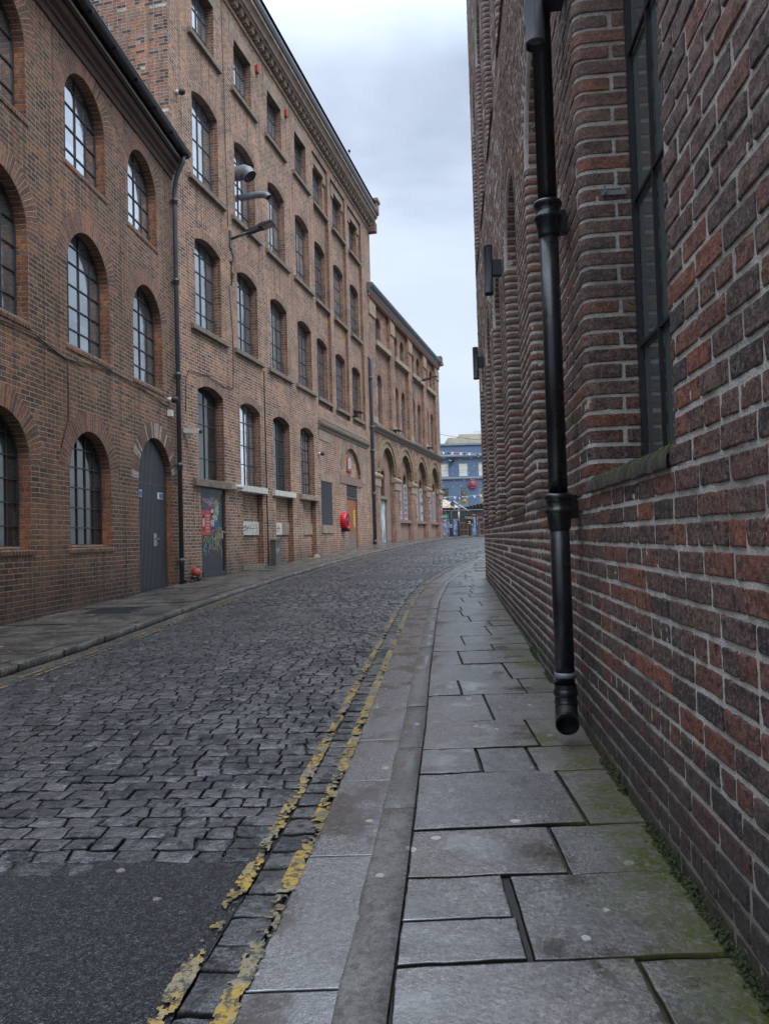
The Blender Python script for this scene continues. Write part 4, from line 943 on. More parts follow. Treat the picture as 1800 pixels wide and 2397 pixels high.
for i in range(4):
    for k in gw[i]:
        z0 = 3.22 if i == 0 else 2.15; hh = (4.15 if i == 0 else 4.25) - z0
        window(b3, (k, .31, z0), frame_mb(.74, hh, .37, [-.1, .14], [.4, .8, 1.2, 1.6], bw=.03), pane_mb(.74, hh, .37), [('arch', ring_mb(.76, hh, .38, .2, n=12), M['b3s'], (0, -.112, 0))], 'framek')
for c in ac:
    ring_mb(2.56, 0, 1.28, .42, proud=.05, n=26).build('arch', M['yel'], b3, (c, 0, 4.35))
    ring_mb(2.56, 0, 1.28, .14, proud=.09, n=26, depthy=.1).build('arch_moulding', M['yel'], b3, (c, 0, 4.35))
    ring_mb(3.16, 0, 1.58, .13, proud=.11, n=26, depthy=.1).build('arch_moulding', M['yel'], b3, (c, 0, 4.35))
M['buff'] = simple('buff sandstone', (.29,.235,.165), .8, var=.25, scale=3, bump=.003, dirt=(.15,.11,.07))
for a, b in ((.15, 1.38), (4.02, 5.18), (7.82, 9.16), (11.80, 13.06), (15.70, 16.95)):
    mb = MB(); mb.box(a, b, -.07, .12, 3.62, 3.98); mb.profile([(.1, 3.98), (-.08, 3.98), (-.15, 4.06), (-.15, 4.16), (-.08, 4.20), (.1, 4.35)], a - .06, b + .06); mb.build('impost', M['buff'], b3)
    mb = MB(); mb.box(a + .05, b - .05, -.06, .12, .2, 1.55 + a * .0); mb.build('plinth', M['pink'], b3)
    mb = MB(); mb.box(a + .1, b - .1, -.035, .1, 1.55, 3.62); mb.build('pier', M['b3'], b3)
for a, b in bays:
    mb = MB(); mb.box(a, b, -.09, RD3 + .1, 10.52, 10.76); mb.build('sill', M['buff'], b3)
for a, b in ((0.2, 1.28), (4.07, 4.93), (8.07, 8.98), (12.07, 12.93), (15.77, 16.95)):
    mb = MB(); mb.box(a, b, -.06, .05, 11.75, 12.40); mb.build('capital', M['buff'], b3)
    mb = MB(); mb.box(a + .02, b - .02, -.05, .05, 6.62, 6.95); mb.build('pier_base', M['buff'], b3)
mb = MB(); mb.profile([(.02, 6.20), (-.06, 6.22), (-.10, 6.30), (-.20, 6.36), (-.24, 6.42), (-.24, 6.50), (.05, 6.58)], .35, 17.12); mb.build('cornice', M['sill'], b3)
mb = MB(); mb.box(8.0, 17.2, -.27, -.245, 6.46, 6.50); mb.build('gutter', M['galv'], b3)
mb = MB(); mb.profile([(.02, 12.72), (-.10, 12.76), (-.16, 12.9), (-.26, 12.96), (-.30, 13.04), (-.30, 13.12), (.1, 13.2)], 0, 17.1); 
mb.build('eaves_gutter', M['lead'], b3)
mb = MB(); mb.box(0, .17, -.11, .02, 12.56, 12.74); dn = mb.build('dentil', M['b2r'], b3, (.1, 0, 0))
for i in range(1, 46): q = copy_tree(dn, b3); q.location.x = .1 + i * .37
mb = MB(); mb.box(16.6, 17.15, -.32, .4, 12.85, 13.45); mb.box(16.95, 17.5, -.30, .0, 12.95, 13.12); mb.build('corner_block', M['b2r'], b3)
mb = MB(); mb.box(1.45, 3.3, .10, .24, 3.06, 3.22); mb.build('lintel', M['sill'], b3)
def teal():
    t = NT('pale door with teal paint drips'); p = t.obj(); x, y, z = t.sep(p)
    n = t.noise(t.comb(t.math('MULTIPLY', x, 5.0), 0.0, t.math('MULTIPLY', z, 1.1)), 1.0, 5, .6)
    c = t.mix(t.step(n, .44, .60), (.50,.55,.55), (.05,.22,.23)); c = t.mix(t.step(t.noise(p, 7, 6, .7), .58, .7), c, (.22,.25,.26))
    return t.out(c, .5)
mb = MB(); mb.box(-.75, .75, 0, .05, 0, 2.28); dd = mb.build('door', teal(), b3, (2.37, .26, .77))
for i in range(1, 4):
    a, b = ac[i] - 1.26, ac[i] + 1.26
    mb = MB(); mb.box(a, b, .02, .22, 1.93, 2.12); mb.build('ledge', M['pink'], b3)
q = MB(); q.prism([(10.1, .98), (10.75, .98), (10.75, 1.4), (10.42, 1.68), (10.1, 1.4)], .185, .198); q.build('vent_hole', M['blackm'], b3)
q = MB(); q.box(9.35, 11.6, .18, .196, 1.02, 1.85); q.build('basement_panel', M['render'], b3)

# ================================================================== RIGHT HAND BUILDING : real laid bricks
br = empty('red_brick_warehouse', (*WR.p0, 0), WR.ang, 'dark plum brick warehouse with rounded window jambs filling the right side', 'building')
def attrbrick():
    t = NT('laid plum bricks'); a = t.attr('rnd'); e = t.attr('edge'); p = t.obj(); x, y, z = t.sep(p)
    pal = [(.082,.045,.040),(.060,.040,.037),(.105,.050,.040),(.060,.042,.038),(.095,.055,.045),(.125,.048,.034),(.072,.048,.040),(.060,.046,.042),(.088,.046,.040),(.150,.055,.034),(.068,.046,.044),(.10,.070,.055),(.085,.060,.050),(.110,.062,.050),(.070,.050,.046),(.055,.045,.043),(.185,.058,.030),(.020,.021,.025),(.135,.052,.036),(.030,.028,.031)]
    pal = [(x * 1.48, y * 1.26, z * 1.15) for x, y, z in pal]
    n = len(pal); c = t.ramp(a, [(i / n, q) for i, q in enumerate(pal)], 'CONSTANT')
    f = t.noise(p, 60, 6, .7); m2 = t.noise(p, 14, 6, .7); big = t.noise(p, .6, 4, .6)
    c = t.mix(t.math('MULTIPLY', t.step(m2, .46, .58), .75), c, t.mix(.65, c, (.022,.018,.017)))
    c = t.mix(t.math('MULTIPLY', t.step(f, .51, .58), .6), c, (.27,.19,.15)); c = t.mix(t.math('MULTIPLY', t.step(t.noise(p, 22, 6, .8), .52, .58), .55), c, (.22,.12,.085))
    c = t.mix(t.math('MULTIPLY', t.step(t.noise(p, 38, 6, .8), .53, .58), .85), c, (.014,.012,.012))
    # higher courses are lighter and browner, the foot is darkest
    up = t.math('MULTIPLY', t.step(z, 1.4, 4.5), .8)
    c = t.mix(up, c, t.mix(.5, c, (.30,.19,.14)))
    foot = t.math('MULTIPLY', t.step(t.math('ADD', z, t.math('MULTIPLY', big, .7)), 1.25, .55), .68)
    c = t.mix(foot, c, (.020,.020,.024))
    gr = t.math('MULTIPLY', t.step(t.math('ADD', z, t.math('MULTIPLY', m2, .35)), .42, .18), t.step(t.noise(p, 26, 6, .75), .42, .6))
    c = t.mix(t.math('MULTIPLY', gr, .7), c, (.04,.055,.015))
    eff = t.math('MULTIPLY', t.step(t.noise(p, 8, 6, .75), .60, .72), .5); c = t.mix(eff, c, (.24,.21,.19))
    h = t.math('ADD', t.math('MULTIPLY', f, .6), t.noise(p, 28, 6, .7))
    t.out(c, t.remap(m2, .3, .7, .5, .85), t.bump(h, .016, 1), spec=.35); return t.m
M['laid'] = attrbrick()
def mortar():
    t = NT('coarse pale mortar'); p = t.obj(); x, y, z = t.sep(p)
    f = t.noise(p, 170, 4, .8); m2 = t.noise(p, 3, 5, .6)
    c = t.ramp(f, [(.36, (.32,.29,.25)), (.48, (.60,.56,.50)), (.60, (.80,.76,.70))])
    c = t.mix(t.math('MULTIPLY', t.step(m2, .45, .7), .5), c, (.12,.11,.095))
    foot = t.math('MULTIPLY', t.step(t.math('ADD', z, t.math('MULTIPLY', m2, .5)), .75, .3), .65); c = t.mix(foot, c, (.045,.045,.035))
    t.out(c, .85, t.bump(t.math('ADD', f, t.noise(p, 40, 5, .7)), .012), spec=.3); return t.m
M['mortar'] = mortar()
HB = .082; RB = .055; JD = .30
cen = [3.06 + 2.4 * k for k in range(6)]; cen = [.66] + cen; RW_ = .69
TIERS = [(1.34, 4.20), (6.66, 9.70)]
END = 16.32; TOP = 13.3
pieces = []   # (surf function id, args, p0, p1, z0, z1)
batches = {}
def surf_front(p, z, h): return p, h, z                         # x along, y out of the wall (towards street), z
def add_grid(key, P, Z, nx, nz, surf, gap=.0078):
    """P,Z arrays (m,2) of brick extents; surf maps (p,q,h)->xyz"""
    m = len(P)
    if not m: return
    P = np.array(P, float); Z = np.array(Z, float)
    P = P + np.array([gap, -gap]); Z = Z + np.array([gap * .95, -gap * .95]); P += (NR.rand(m, 2) - .5) * .006; Z += (NR.rand(m, 2) - .5) * .005
    def tk(a, n):
        L = (a[:, 1] - a[:, 0])[:, None]; i = .0075 if n > 3 else .007
        mid = a[:, :1] + i + (L - 2 * i) * np.linspace(0, 1, n + 1)[None]
        if n > 3: return np.concatenate([a[:, :1], a[:, :1] + .003, mid, a[:, 1:] - .003, a[:, 1:]], 1)
        return np.concatenate([a[:, :1], mid, a[:, 1:]], 1)
    TP, TZ = tk(P, nx), tk(Z, nz); kx, kz = TP.shape[1], TZ.shape[1]
    p = np.broadcast_to(TP[:, None, :], (m, kz, kx)).copy(); z = np.broadcast_to(TZ[:, :, None], (m, kz, kx)).copy()
    edge = np.zeros((kz, kx)); edge[0] = edge[-1] = 1; edge[:, 0] = edge[:, -1] = 1
    sd = NR.rand(m)[:, None, None] * 200
    nz1 = vnoise(p * 26 + sd, z * 30 + sd); nz2 = vnoise(p * 75 + sd, z * 75 + sd)
    h = (NR.rand(m)[:, None, None] - .5) * .005 + (nz1 - .5) * .006 + (nz2 - .5) * .003
    h = np.where(edge[None] > 0, h - .010, h)
    corner = np.zeros((kz, kx)); corner[[1, 1, -2, -2], [1, -2, 1, -2]] = 1; h = h - corner[None] * .002
    ec = np.minimum(1, edge + corner)[None]; p = p + (vnoise(z * 70 + sd, p * 17) - .5) * .008 * ec; z = z + ((vnoise(p * 60 + sd, z * 12 + 5) - .5) * .008 + (vnoise(p * 14 + sd, z * 5 + 5) - .5) * .005) * ec
    X, Y, Zz = surf(p, z, h)
    V = np.stack([X, Y, Zz], -1).reshape(-1, 3); idx = np.arange(kz * kx).reshape(kz, kx)
    q = np.stack([idx[:-1, :-1], idx[:-1, 1:], idx[1:, 1:], idx[1:, :-1]], -1).reshape(-1, 4)
    F = (q[None] + (np.arange(m) * kx * kz)[:, None, None]).reshape(-1, 4)
    b = batches.setdefault(key, [[], [], [], [], 0]); b[0].append(V); b[1].append(F + b[4]); b[2].append(np.repeat(NR.rand(m), kx * kz)); b[3].append(np.tile(edge.ravel(), m)); b[4] += len(V)
def flush(key, name, parent, mat):
    V, F, a, e, _ = batches.pop(key)
    return npmesh(name, np.concatenate(V), np.concatenate(F), mat, {'rnd': np.concatenate(a), 'edge': np.concatenate(e)}, parent=parent, smooth=True)
def courses(a, b, k, hdr):
    """bond of one course from a to b"""
    w = .1165 if hdr else .233; off = (k % 2) * .5 * w + (.03 * ((k * 7) % 5)); out = []; x = a
    first = w - (off % w) if off % w > .04 else w
    x2 = min(b, a + first)
    while True:
        if b - x2 < .05: x2 = b
        out.append((x, x2));
        if x2 >= b: break
        x = x2; x2 = min(b, x + w)
    return out
def res(s, z): 
    d = math.hypot(s, max(0, z - 1.2) * .7)
    return (7, 4) if d < 4.5 else (3, 2) if d < 9 else (1, 1)
# pier profile: p measured along reveal, round the bullnose, across the front, round and back
LJ = JD - RB; LA = RB * PI / 2
def pier_surf(a, b):
    tot = 2 * (LJ + LA) + (b - a) - 2 * RB
    def f(p, z, h):
        q = np.where(p > tot / 2, tot - p, p); sg = np.where(p > tot / 2, -1.0, 1.0); base = np.where(p > tot / 2, b, a)
        # three zones
        x1 = h * -1; y1 = -(JD) + q                           # reveal: y from -JD to -RB ; outward = -x
        ang = np.clip((q - LJ) / RB, 0, PI / 2); x2 = RB - (RB + h) * np.cos(ang); y2 = -RB + (RB + h) * np.sin(ang)
        x3 = RB + (q - LJ - LA); y3 = h
        X = np.where(q < LJ, x1, np.where(q < LJ + LA, x2, x3)); Y = np.where(q < LJ, y1, np.where(q < LJ + LA, y2, y3))
        return base + sg * X, Y, z
    return f, tot
def arch_surf(c, zs, far):
    # p along: radial front from outer ring in, round bullnose, then soffit back ; q = angle*R
    ro = RW_ + .235
    def f(p, q, h):
        th = q / RW_; L1 = ro - (RW_ + RB)
        r = np.where(p < L1, ro - p, np.where(p < L1 + LA, (RW_ + RB) - (RB + h) * np.sin(np.clip((p - L1) / RB, 0, PI / 2)), RW_ - h))
        y = np.where(p < L1, h, np.where(p < L1 + LA, -RB + (RB + h) * np.cos(np.clip((p - L1) / RB, 0, PI / 2)), -RB - (p - L1 - LA)))
        return c + r * np.cos(th), y, zs + r * np.sin(th)
    return f, (ro - RW_ - RB) + LA + (JD - RB)
K0 = -3; KT = int(TOP / HB)
for k in range(K0, KT):
    z0, z1 = k * HB, (k + 1) * HB; zm = (z0 + z1) / 2; hdr = (k % 4 == 1)
    t_ = None
    for zb, zs in TIERS:
        if zb - .01 <= z0 and zm < zs: t_ = 'pier'
        elif zs <= zm < zs + RW_ + .25: t_ = ('arch', zs)
    if t_ == 'pier':
        edges = [-1.5] + [v for c in cen for v in (c - RW_, c + RW_)] + [END]
        for i in range(0, len(edges), 2):
            a, b = edges[i], edges[i + 1]
            f, tot = pier_surf(a, b)
            if k % 2 == 0: e = [0, LJ + LA + .03]
            else: e = [0, .118, LJ + LA + .135]
            mid = tot - 2 * e[-1]; w = .1165 if hdr else .233
            n = max(1, int(round(mid / w))); js = [e[-1] + mid * j / n for j in range(n + 1)]
            js = e[:-1] + js + [tot - v for v in e[:-1][::-1]]
            nx, nz = res((a + b) / 2 - .4, zm)
            # bricks that wrap the corner need more columns
            wrap = [(p, q) for p, q in zip(js, js[1:]) if (p < LJ + LA and q > LJ) or (p < tot - LJ and q > tot - LJ - LA)]
            flat = [(p, q) for p, q in zip(js, js[1:]) if (p, q) not in wrap]
            add_grid('w', wrap, [(z0, z1)] * len(wrap), max(nx + 3, 8), nz, f); add_grid('w', flat, [(z0, z1)] * len(flat), nx, nz, f)
    else:
        iv = []; x = -1.5
        if t_:
            hw = math.sqrt(max(0, (RW_ + .238) ** 2 - (zm - t_[1]) ** 2))
            for c in cen:
                if hw > .02 and c - hw > x: iv.append((x, c - hw)); x = c + hw
                elif hw > .02: x = c + hw
        iv.append((x, END))
        for a, b in iv:
            if b - a < .03: continue
            cs_ = courses(a, b, k, hdr)
            for r_ in ((7, 4), (3, 2), (1, 1)):
                g = [q for q in cs_ if res((q[0] + q[1]) / 2, zm) == r_]
                add_grid('w', g, [(z0, z1)] * len(g), r_[0], r_[1], surf_front)
wall_r = flush('w', 'wall', br, M['laid'])
for ti, (zb, zs) in enumerate(TIERS):
    for ci, c in enumerate(cen):
        f, tot = arch_surf(c, zs, 0); n = 27; nx, nz = res(c + .5, zs)
        if ti == 1: nx, nz = 1, 1
        j = [(0, .13), (.13, tot)] ; P = []; Z = []
        for i in range(n):
            Z += [(PI * RW_ * i / n, PI * RW_ * (i + 1) / n)]; P += [(0.0 + .002, tot)]
        add_grid('a', P, Z, max(6, nx + 2), 1 if nx < 3 else 2, f, gap=.0045)
        flush('a', 'arch', br, M['laid'])
# rowlock sills with bullnose front
def sill_surf(c):
    RS, FR, SL = .062, .022, .20
    def f(p, q, h):   # p: 0 at frame -> front -> down ; q along wall
        L1 = JD + FR - RS; L2 = RS * PI / 2
        y = np.where(p < L1, -JD + p, np.where(p < L1 + L2, -JD + L1 + (RS + h) * np.sin(np.clip((p - L1) / RS, 0, PI / 2)), FR + h))
        z = np.where(p < L1, .13 - p * SL + h, np.where(p < L1 + L2, .13 - L1 * SL - RS + (RS + h) * np.cos(np.clip((p - L1) / RS, 0, PI / 2)), .13 - L1 * SL - RS - (p - L1 - L2)))
        return c + q, y, z
    return f, JD + FR - RS + RS * PI / 2 + .03
sill_q = []; SB = []
for ti, (zb, zs) in enumerate(TIERS):
    for c in cen:
        f, tot = sill_surf(c); n = 18; Q = [(-RW_ + 2 * RW_ * i / n, -RW_ + 2 * RW_ * (i + 1) / n) for i in range(n)]
        g = (lambda f_, zb_: (lambda p, q, h: (lambda r: (r[0], r[1], r[2] + zb_))(f_(p, q, h))))(f, zb - .015)
        add_grid('s', [(0, tot)] * n, Q, 9, 2 if c < 6 else 1, g, gap=.004); sill_q.append(1); SB.append(batches.pop('s'))
M['mossbrick'] = None
def mossb():
    t = NT('mossy sill brick'); a = t.attr('rnd'); p = t.obj(); n = t.noise(p, 9, 6, .7); f = t.noise(p, 70, 5, .7)
    c = t.ramp(a, [(0, (.045,.040,.035)), (.5, (.07,.058,.045)), (1, (.10,.065,.045))])
    nz = t.sep(t.N('NewGeometry').outputs['Normal'])[2]
    mm = t.math('MULTIPLY', t.step(t.math('ADD', n, t.math('MULTIPLY', nz, .22)), .56, .68), t.step(f, .42, .54))
    c = t.mix(mm, c, (.085,.115,.014)); t.out(c, .9, t.bump(t.math('ADD', f, mm), .012)); return t.m
M['mossbrick'] = mossb()
for b_ in SB: batches['s'] = b_; flush('s', 'sill', br, M['mossbrick'])
# mortar body behind the bricks, following the same rounded openings
mb = MB(); md = .0046
holes = []
for zb, zs in TIERS:
    for c in cen: holes.append(opening(c - RW_ - RB, c + RW_ + RB, zb - .02, zs, RW_ + RB, 20))
panel(mb, rect(-1.6, END - .005, -.3, TOP), holes, md, 0, 0, 0, 0, sgn=-1)
for zb, zs in TIERS:
    for c in cen:
        op = opening(c - RW_, c + RW_, zb - .02, zs, RW_, 20); prof = [(RB + .0, -md)] + [(RB - (RB - 0) * math.sin(a) + md * math.sin(a), -md - RB + RB * math.cos(a)) for a in (PI / 8, PI / 4, 3 * PI / 8, PI / 2)] + [(md, -JD - .02)]
        n_ = len(op)
        def nrm(i):
            x, z = op[i]
            if z <= zs + 1e-6: return ((1, 0) if x > c else (-1, 0))
            l = math.hypot(x - c, z - zs); return ((x - c) / l, (z - zs) / l)
        for i in range(1, n_):
            j = (i + 1) % n_
            if i == 0: continue
            na, nb_ = nrm(i), nrm(j)
            if j == 0: nb_ = (-1, 0)
            for (e0, y0_), (e1, y1_) in zip(prof, prof[1:]):
                A, B = op[i], op[j]
                mb.face([(A[0] + na[0] * e0, y0_, A[1] + na[1] * e0), (B[0] + nb_[0] * e0, y0_, B[1] + nb_[1] * e0), (B[0] + nb_[0] * e1, y1_, B[1] + nb_[1] * e1), (A[0] + na[0] * e1, y1_, A[1] + na[1] * e1)])
        mb.profile([(-JD - .02, zb + .075), (-.06, zb + .035), (-.015, zb), (-.012, zb - .05)], c - RW_ - .03, c + RW_ + .03, caps=False)
mb.build('mortar', M['mortar'], br)
# ends, roof and far wall (plain brick), the corner returns to the right at the far end
mb = MB()
for x in (END, -1.6):
    q = [(x, -.011, -.4), (x, -9, -.4), (x, -9, TOP), (x, -.011, TOP)]; mb.face(q, [(p[1], p[2]) for p in q])
mb.build('end_wall', M['rwall'], br)
mb = MB(); mb.box(-1.7, END + .05, -9.0, .04, TOP + .002, TOP + .22); mb.build('parapet', M['sill'], br)
mb = MB(); mb.box(-1.7, END, -8.9, -.1, TOP - .3, TOP - .01); mb.build('roof', M['slate'], br)
# steel casements: deep set, fine mullions
def rw_window(c, zb, zs):
    w = 2 * RW_ + .012; hs = zs - zb
    f = frame_mb(w, hs, RW_, [-.42, -.05, .32], [.62, 1.35, 2.1, 2.75], bw=.016, fw=.042, dy=.014)
    o = f.build('window', M['framek'], br, (c, -JD + .03, zb)); o.scale = (1, -1, 1)
    p = pane_mb(w, hs, RW_).build('pane', M['glassr'], o)
    s = MB(); s.box(-w / 2, w / 2, .035, .05, .02, hs); 
    return o
wr = rw_window(cen[0], 1.42, 4.20)
for zb, zs in TIERS:
    for c in cen:
        if (zb, c) == (TIERS[0][0], cen[0]): continue
        q = copy_tree(wr, br); q.location = (c, -JD + .03, zb + .08)
mb = MB()
for i in range(5000):
    a = rnd.uniform(1.2, 7.0); 
    if float(vnoise(np.array(a * 2.3), np.array(4.2))) < .56: continue
    hgt_ = abs(rnd.gauss(0, .022)) - .006; q_ = WR.at(a, .001 + abs(rnd.gauss(0, .010)) * max(.1, 1 - hgt_ * 9)); s_ = rnd.uniform(.002, .0065)
    zz = float(H(q_[1])) + hgt_ * .9; mb.lathe((float(q_[0]), float(q_[1]), zz), [(s_ * 1.1, -s_ * .6), (s_ * .9, s_ * .3), (0, s_ * .75)], n=5)
tag(mb.build('moss', M['moss']), 'clumps of green moss in the joint between the pavement and the right wall', 'moss', kind='stuff')
# drainpipe
def at(W, a, y, z): 
    p = W.at(a, y); return (float(p[0]), float(p[1]), z)
dp = empty('drainpipe', at(WR, 4.03, .12, 0), WR.ang, 'glossy black cast iron drainpipe on the right hand brick wall', 'drainpipe')
g0 = float(H(4.0))
mb = MB(); mb.tube([(0, 0, .31), (0, 0, 1.28)], .052, 24); mb.tube([(0, 0, 1.28), (0, 0, 2.86)], .051, 24); mb.tube([(0, 0, 2.86), (0, 0, TOP - .1)], .052, 24); mb.build('pipe', M['black'], dp)
for z in (1.24, 2.84, 5.9, 9.0, 12.0):
    mb = MB(); mb.lathe((0, 0, z), [(.056, -.10), (.060, -.085), (.066, -.02), (.076, -.012), (.078, .0), (.076, .010), (.066, .016), (.066, .060), (.076, .066), (.078, .078), (.074, .088), (.058, .096)], n=24)
    mb.box(-.015, .11, -.045, -.085, z + .005, z + .055) if False else None
    mb.box(.03, .125, -.07, -.035, z + .0, z + .065); mb.box(.10, .15, -.115, -.03, z - .04, z + .09); mb.build('collar', M['black'], dp)
mb = MB(); pr = [(0, 0, .315), (0, 0, .21), (-.012, .002, .172), (-.045, .006, .138), (-.095, .010, .122)]
mb.tube(pr, [.058, .058, .059, .060, .062], 24, caps=False); mb.lathe((0, 0, .27), [(.056, -.02), (.064, -.012), (.064, .012), (.056, .02)], n=24); mb.lathe((0, 0, .22), [(.057, -.012), (.062, -.006), (.062, .006), (.057, .012)], n=24)
mb.tube([pr[-1], (-.094, .010, .1225)], [.062, .054], 24, caps=False); mb.tube([(-.094, .010, .1225), (-.045, .006, .15), (0, 0, .21)], .054, 20, m=1, caps=False); mb.build('outlet_shoe', [M['black'], M['blackm']], dp)
mb = MB(); mb.lathe((0, 0, .365), [(.0525, -.014), (.0555, -.014), (.0555, .014), (.0525, .014)], n=24); mb.box(.03, .13, -.06, -.055, .35, .38)
mb.build('strap', M['galv'], dp)
# cylinder wall lamps
for i, (a, lab) in enumerate(((3.93, 'large looking dark grey cylinder wall lamp hanging over the top of the black drainpipe'), (8.8, 'middle dark grey cylinder wall lamp beyond the drainpipe on the right wall'), (13.6, 'farthest small dark grey cylinder wall lamp near the end of the right wall'))):
    l0 = empty('wall_lamp', at(WR, a, 0, 3.76 if i == 0 else 4.0), WR.ang, lab, 'wall lamp', 'cylinder lamps along the right wall')
    mb = MB(); mb.tube([(0, .165, .0), (0, .165, .55)], .051, 24, caps=False); mb.lathe((0, .165, 0), [(.051, .0), (.0535, -.002), (.0535, -.004), (.051, -.006), (.051, -.02), (.047, -.02), (.047, .02), (0, .02)], n=24); mb.lathe((0, .165, .55), [(.051, 0), (.051, .015), (0, .015)], n=24); mb.build('lamp_body', M['lampgrey'], l0)
    mb = MB(); mb.box(-.051, .051, 0.012, .12, .20, .38); mb.build('bracket', M['lampgrey'], l0)
    mb = MB(); mb.lathe((0, .165, .018), [(.045, 0), (0, -.004)], n=20); mb.build('lens', M['lens'], l0)
# small fixing brackets in the reveal of the first window
for z in (2.83, 4.07):
    mb = MB(); mb.box(3.735, 3.745, -.23, -.11, z - .012, z + .012); mb.box(3.70, 3.745, -.125, -.12, z - .012, z + .03); 
    o = mb.build('reveal_bracket', M['galv'], br)
    for y_ in (-.21, -.14): pass

# ================================================================== things on the left hand walls
def on(W, a, out, z): return at(W, a, -out, z)
def pipe_run(name, W, a, z0, z1, mat, label, top, collars, out=.10, r=.052):
    e = empty(name, on(W, a, out, 0), W.ang, label, 'drainpipe')
    mb = MB(); mb.tube([(0, 0, z0), (0, 0, z1)] + top, r, 16); mb.build('pipe', M[mat], e)
    for z in collars:
        mb = MB(); mb.lathe((0, 0, z), [(r, -.09), (r + .012, -.08), (r + .014, -.01), (r + .024, 0), (r + .024, .02), (r + .012, .03), (r + .012, .05), (r, .06)], n=16); mb.box(-.09, .09, .035, .075, z - .03, z + .02); mb.build('collar', M[mat], e)
    return e
pipe_run('drainpipe', W1, 16.84, .30, 9.05, 'greypipe', 'slate grey drainpipe between the arched door and the graffiti door, down from the black gutter', [(0, 0, 9.15), (-.02, -.03, 9.30), (-.05, -.08, 9.5), (-.06, -.16, 9.68), (-.06, -.23, 9.8), (-.06, -.24, 9.98)], [.75, 2.9, 4.95, 7.1, 8.95])
pipe_run('drainpipe', W2, 18.1, .86, 9.35, 'bluepipe', 'blue grey drainpipe with an elbow top beside the pale teal stained door', [(0, 0, 9.45), (0, .04, 9.54), (0, .12, 9.56)], [1.0, 3.2, 5.2, 6.3, 8.6], r=.075)
# stickers on its foot
e = bpy.data.objects['drainpipe.002'] if 'drainpipe.002' in bpy.data.objects else None
mb = MB()
for i in range(26):
    z = 1.6 + i * .09 + rnd.uniform(-.02, .02); a = rnd.uniform(-2.0, -.6); s_ = rnd.uniform(.02, .045); h_ = rnd.uniform(.02, .05)
    if rnd.random() < .3: continue
    p = [(.0775 * math.cos(a + d), .0775 * math.sin(a + d), z + k) for d, k in ((-s_ / .075, -h_), (s_ / .075, -h_), (s_ / .075, h_), (-s_ / .075, h_))]; mb.face(p)
if e: mb.build('sticker', M['white'], e)
# street lamps on wall arms
def wall_lamp(W, a, z, lab, L=1.28, rise=.28):
    e = empty('street_lamp', on(W, a, 0, z), W.ang, lab, 'street lamp', 'wall mounted street lamps')
    mb = MB(); mb.box(-.06, .06, -.04, 0, -.28, .2); mb.tube([(0, -.05, -.02), (0, -L * .42, rise * .38)], .035, 10); mb.build('arm', M['greypipe'], e)
    y0, z0, y1, z1 = -L * .40, rise * .36, -L, rise
    q = lambda t, dz, y=0: (y0 + (y1 - y0) * t, z0 + (z1 - z0) * t + dz)
    mb = MB(); mb.profile([q(0, -.05), q(.5, -.06), q(.52, .05), q(0, .05)], -.075, .075); mb.profile([q(.48, -.03), q(1, -.03), q(.98, .02), q(.6, .05), q(.48, .04)], -.16, .16)
    for k in range(5): mb.profile([q(.08 + k * .08, .05), q(.10 + k * .08, .05), q(.10 + k * .08, .08), q(.08 + k * .08, .08)], -.07, .07)
    mb.build('lamp_head', M['lampgrey'], e)
    mb = MB(); mb.profile([q(.58, -.032), q(.97, -.032), q(.97, -.038), q(.58, -.038)], -.13, .13); mb.build('lens', M['lens'], e)
    mb = MB(); pts = [(0, -.02, -.28)] + [(.05 + .10 * math.sin(t) , -.02, -.42 - .05 * t + .09 * math.cos(t)) for t in np.linspace(0, 2 * PI, 12)] + [(0.0, -.02, -.9)] + [(.06 + .09 * math.sin(t), -.02, -1.0 + .08 * math.cos(t)) for t in np.linspace(0, 2 * PI, 12)] + [(.0, -.02, -1.3)]
    mb.tube(pts, .012, 6); mb.build('cable', M['cable'], e)
    return e
wall_lamp(W2, 3.1, 9.35, 'large near street lamp on a wall arm below the metal ducts')
wall_lamp(W3, 9.0, 10.15, 'distant dark street lamp on a wall arm of the arcaded brick building', 1.5, .25)
# metal ducts through a second floor window
for lab, z, r, L, dn, a in (('fat galvanised duct elbow poking out of the upper window, the higher of the two', 11.60, .20, .16, .14, 4.05), ('thin long galvanised duct poking out of the same window, the lower of the two', 11.02, .095, .62, .10, 4.3)):
    e = empty('duct', on(W2, a, 0, z), W2.ang, lab, 'duct', 'metal ducts from the upper window')
    mb = MB(); mb.tube([(0, .2, 0), (0, -L * .6, .02), (0, -L * .8, .0), (.0, -L, -dn * .35), (.0, -L - dn * .5, -dn)], r, 18, caps=False)
    for t in (.3, .62, .95): mb.lathe((0, -L * t, .01 - (t > .9) * dn * .2), [(r, -.012), (r + .010, 0), (r, .012)], 'y', 18)
    mb.build('duct_pipe', M['galv'], e)
    mb = MB(); mb.tube([(0, -L * .8, 0), (0, -L, -dn * .35), (0, -L - dn * .45, -dn * .92)], r * .93, 16, m=0, caps=True); mb.build('duct_inside', M['blackm'], e)
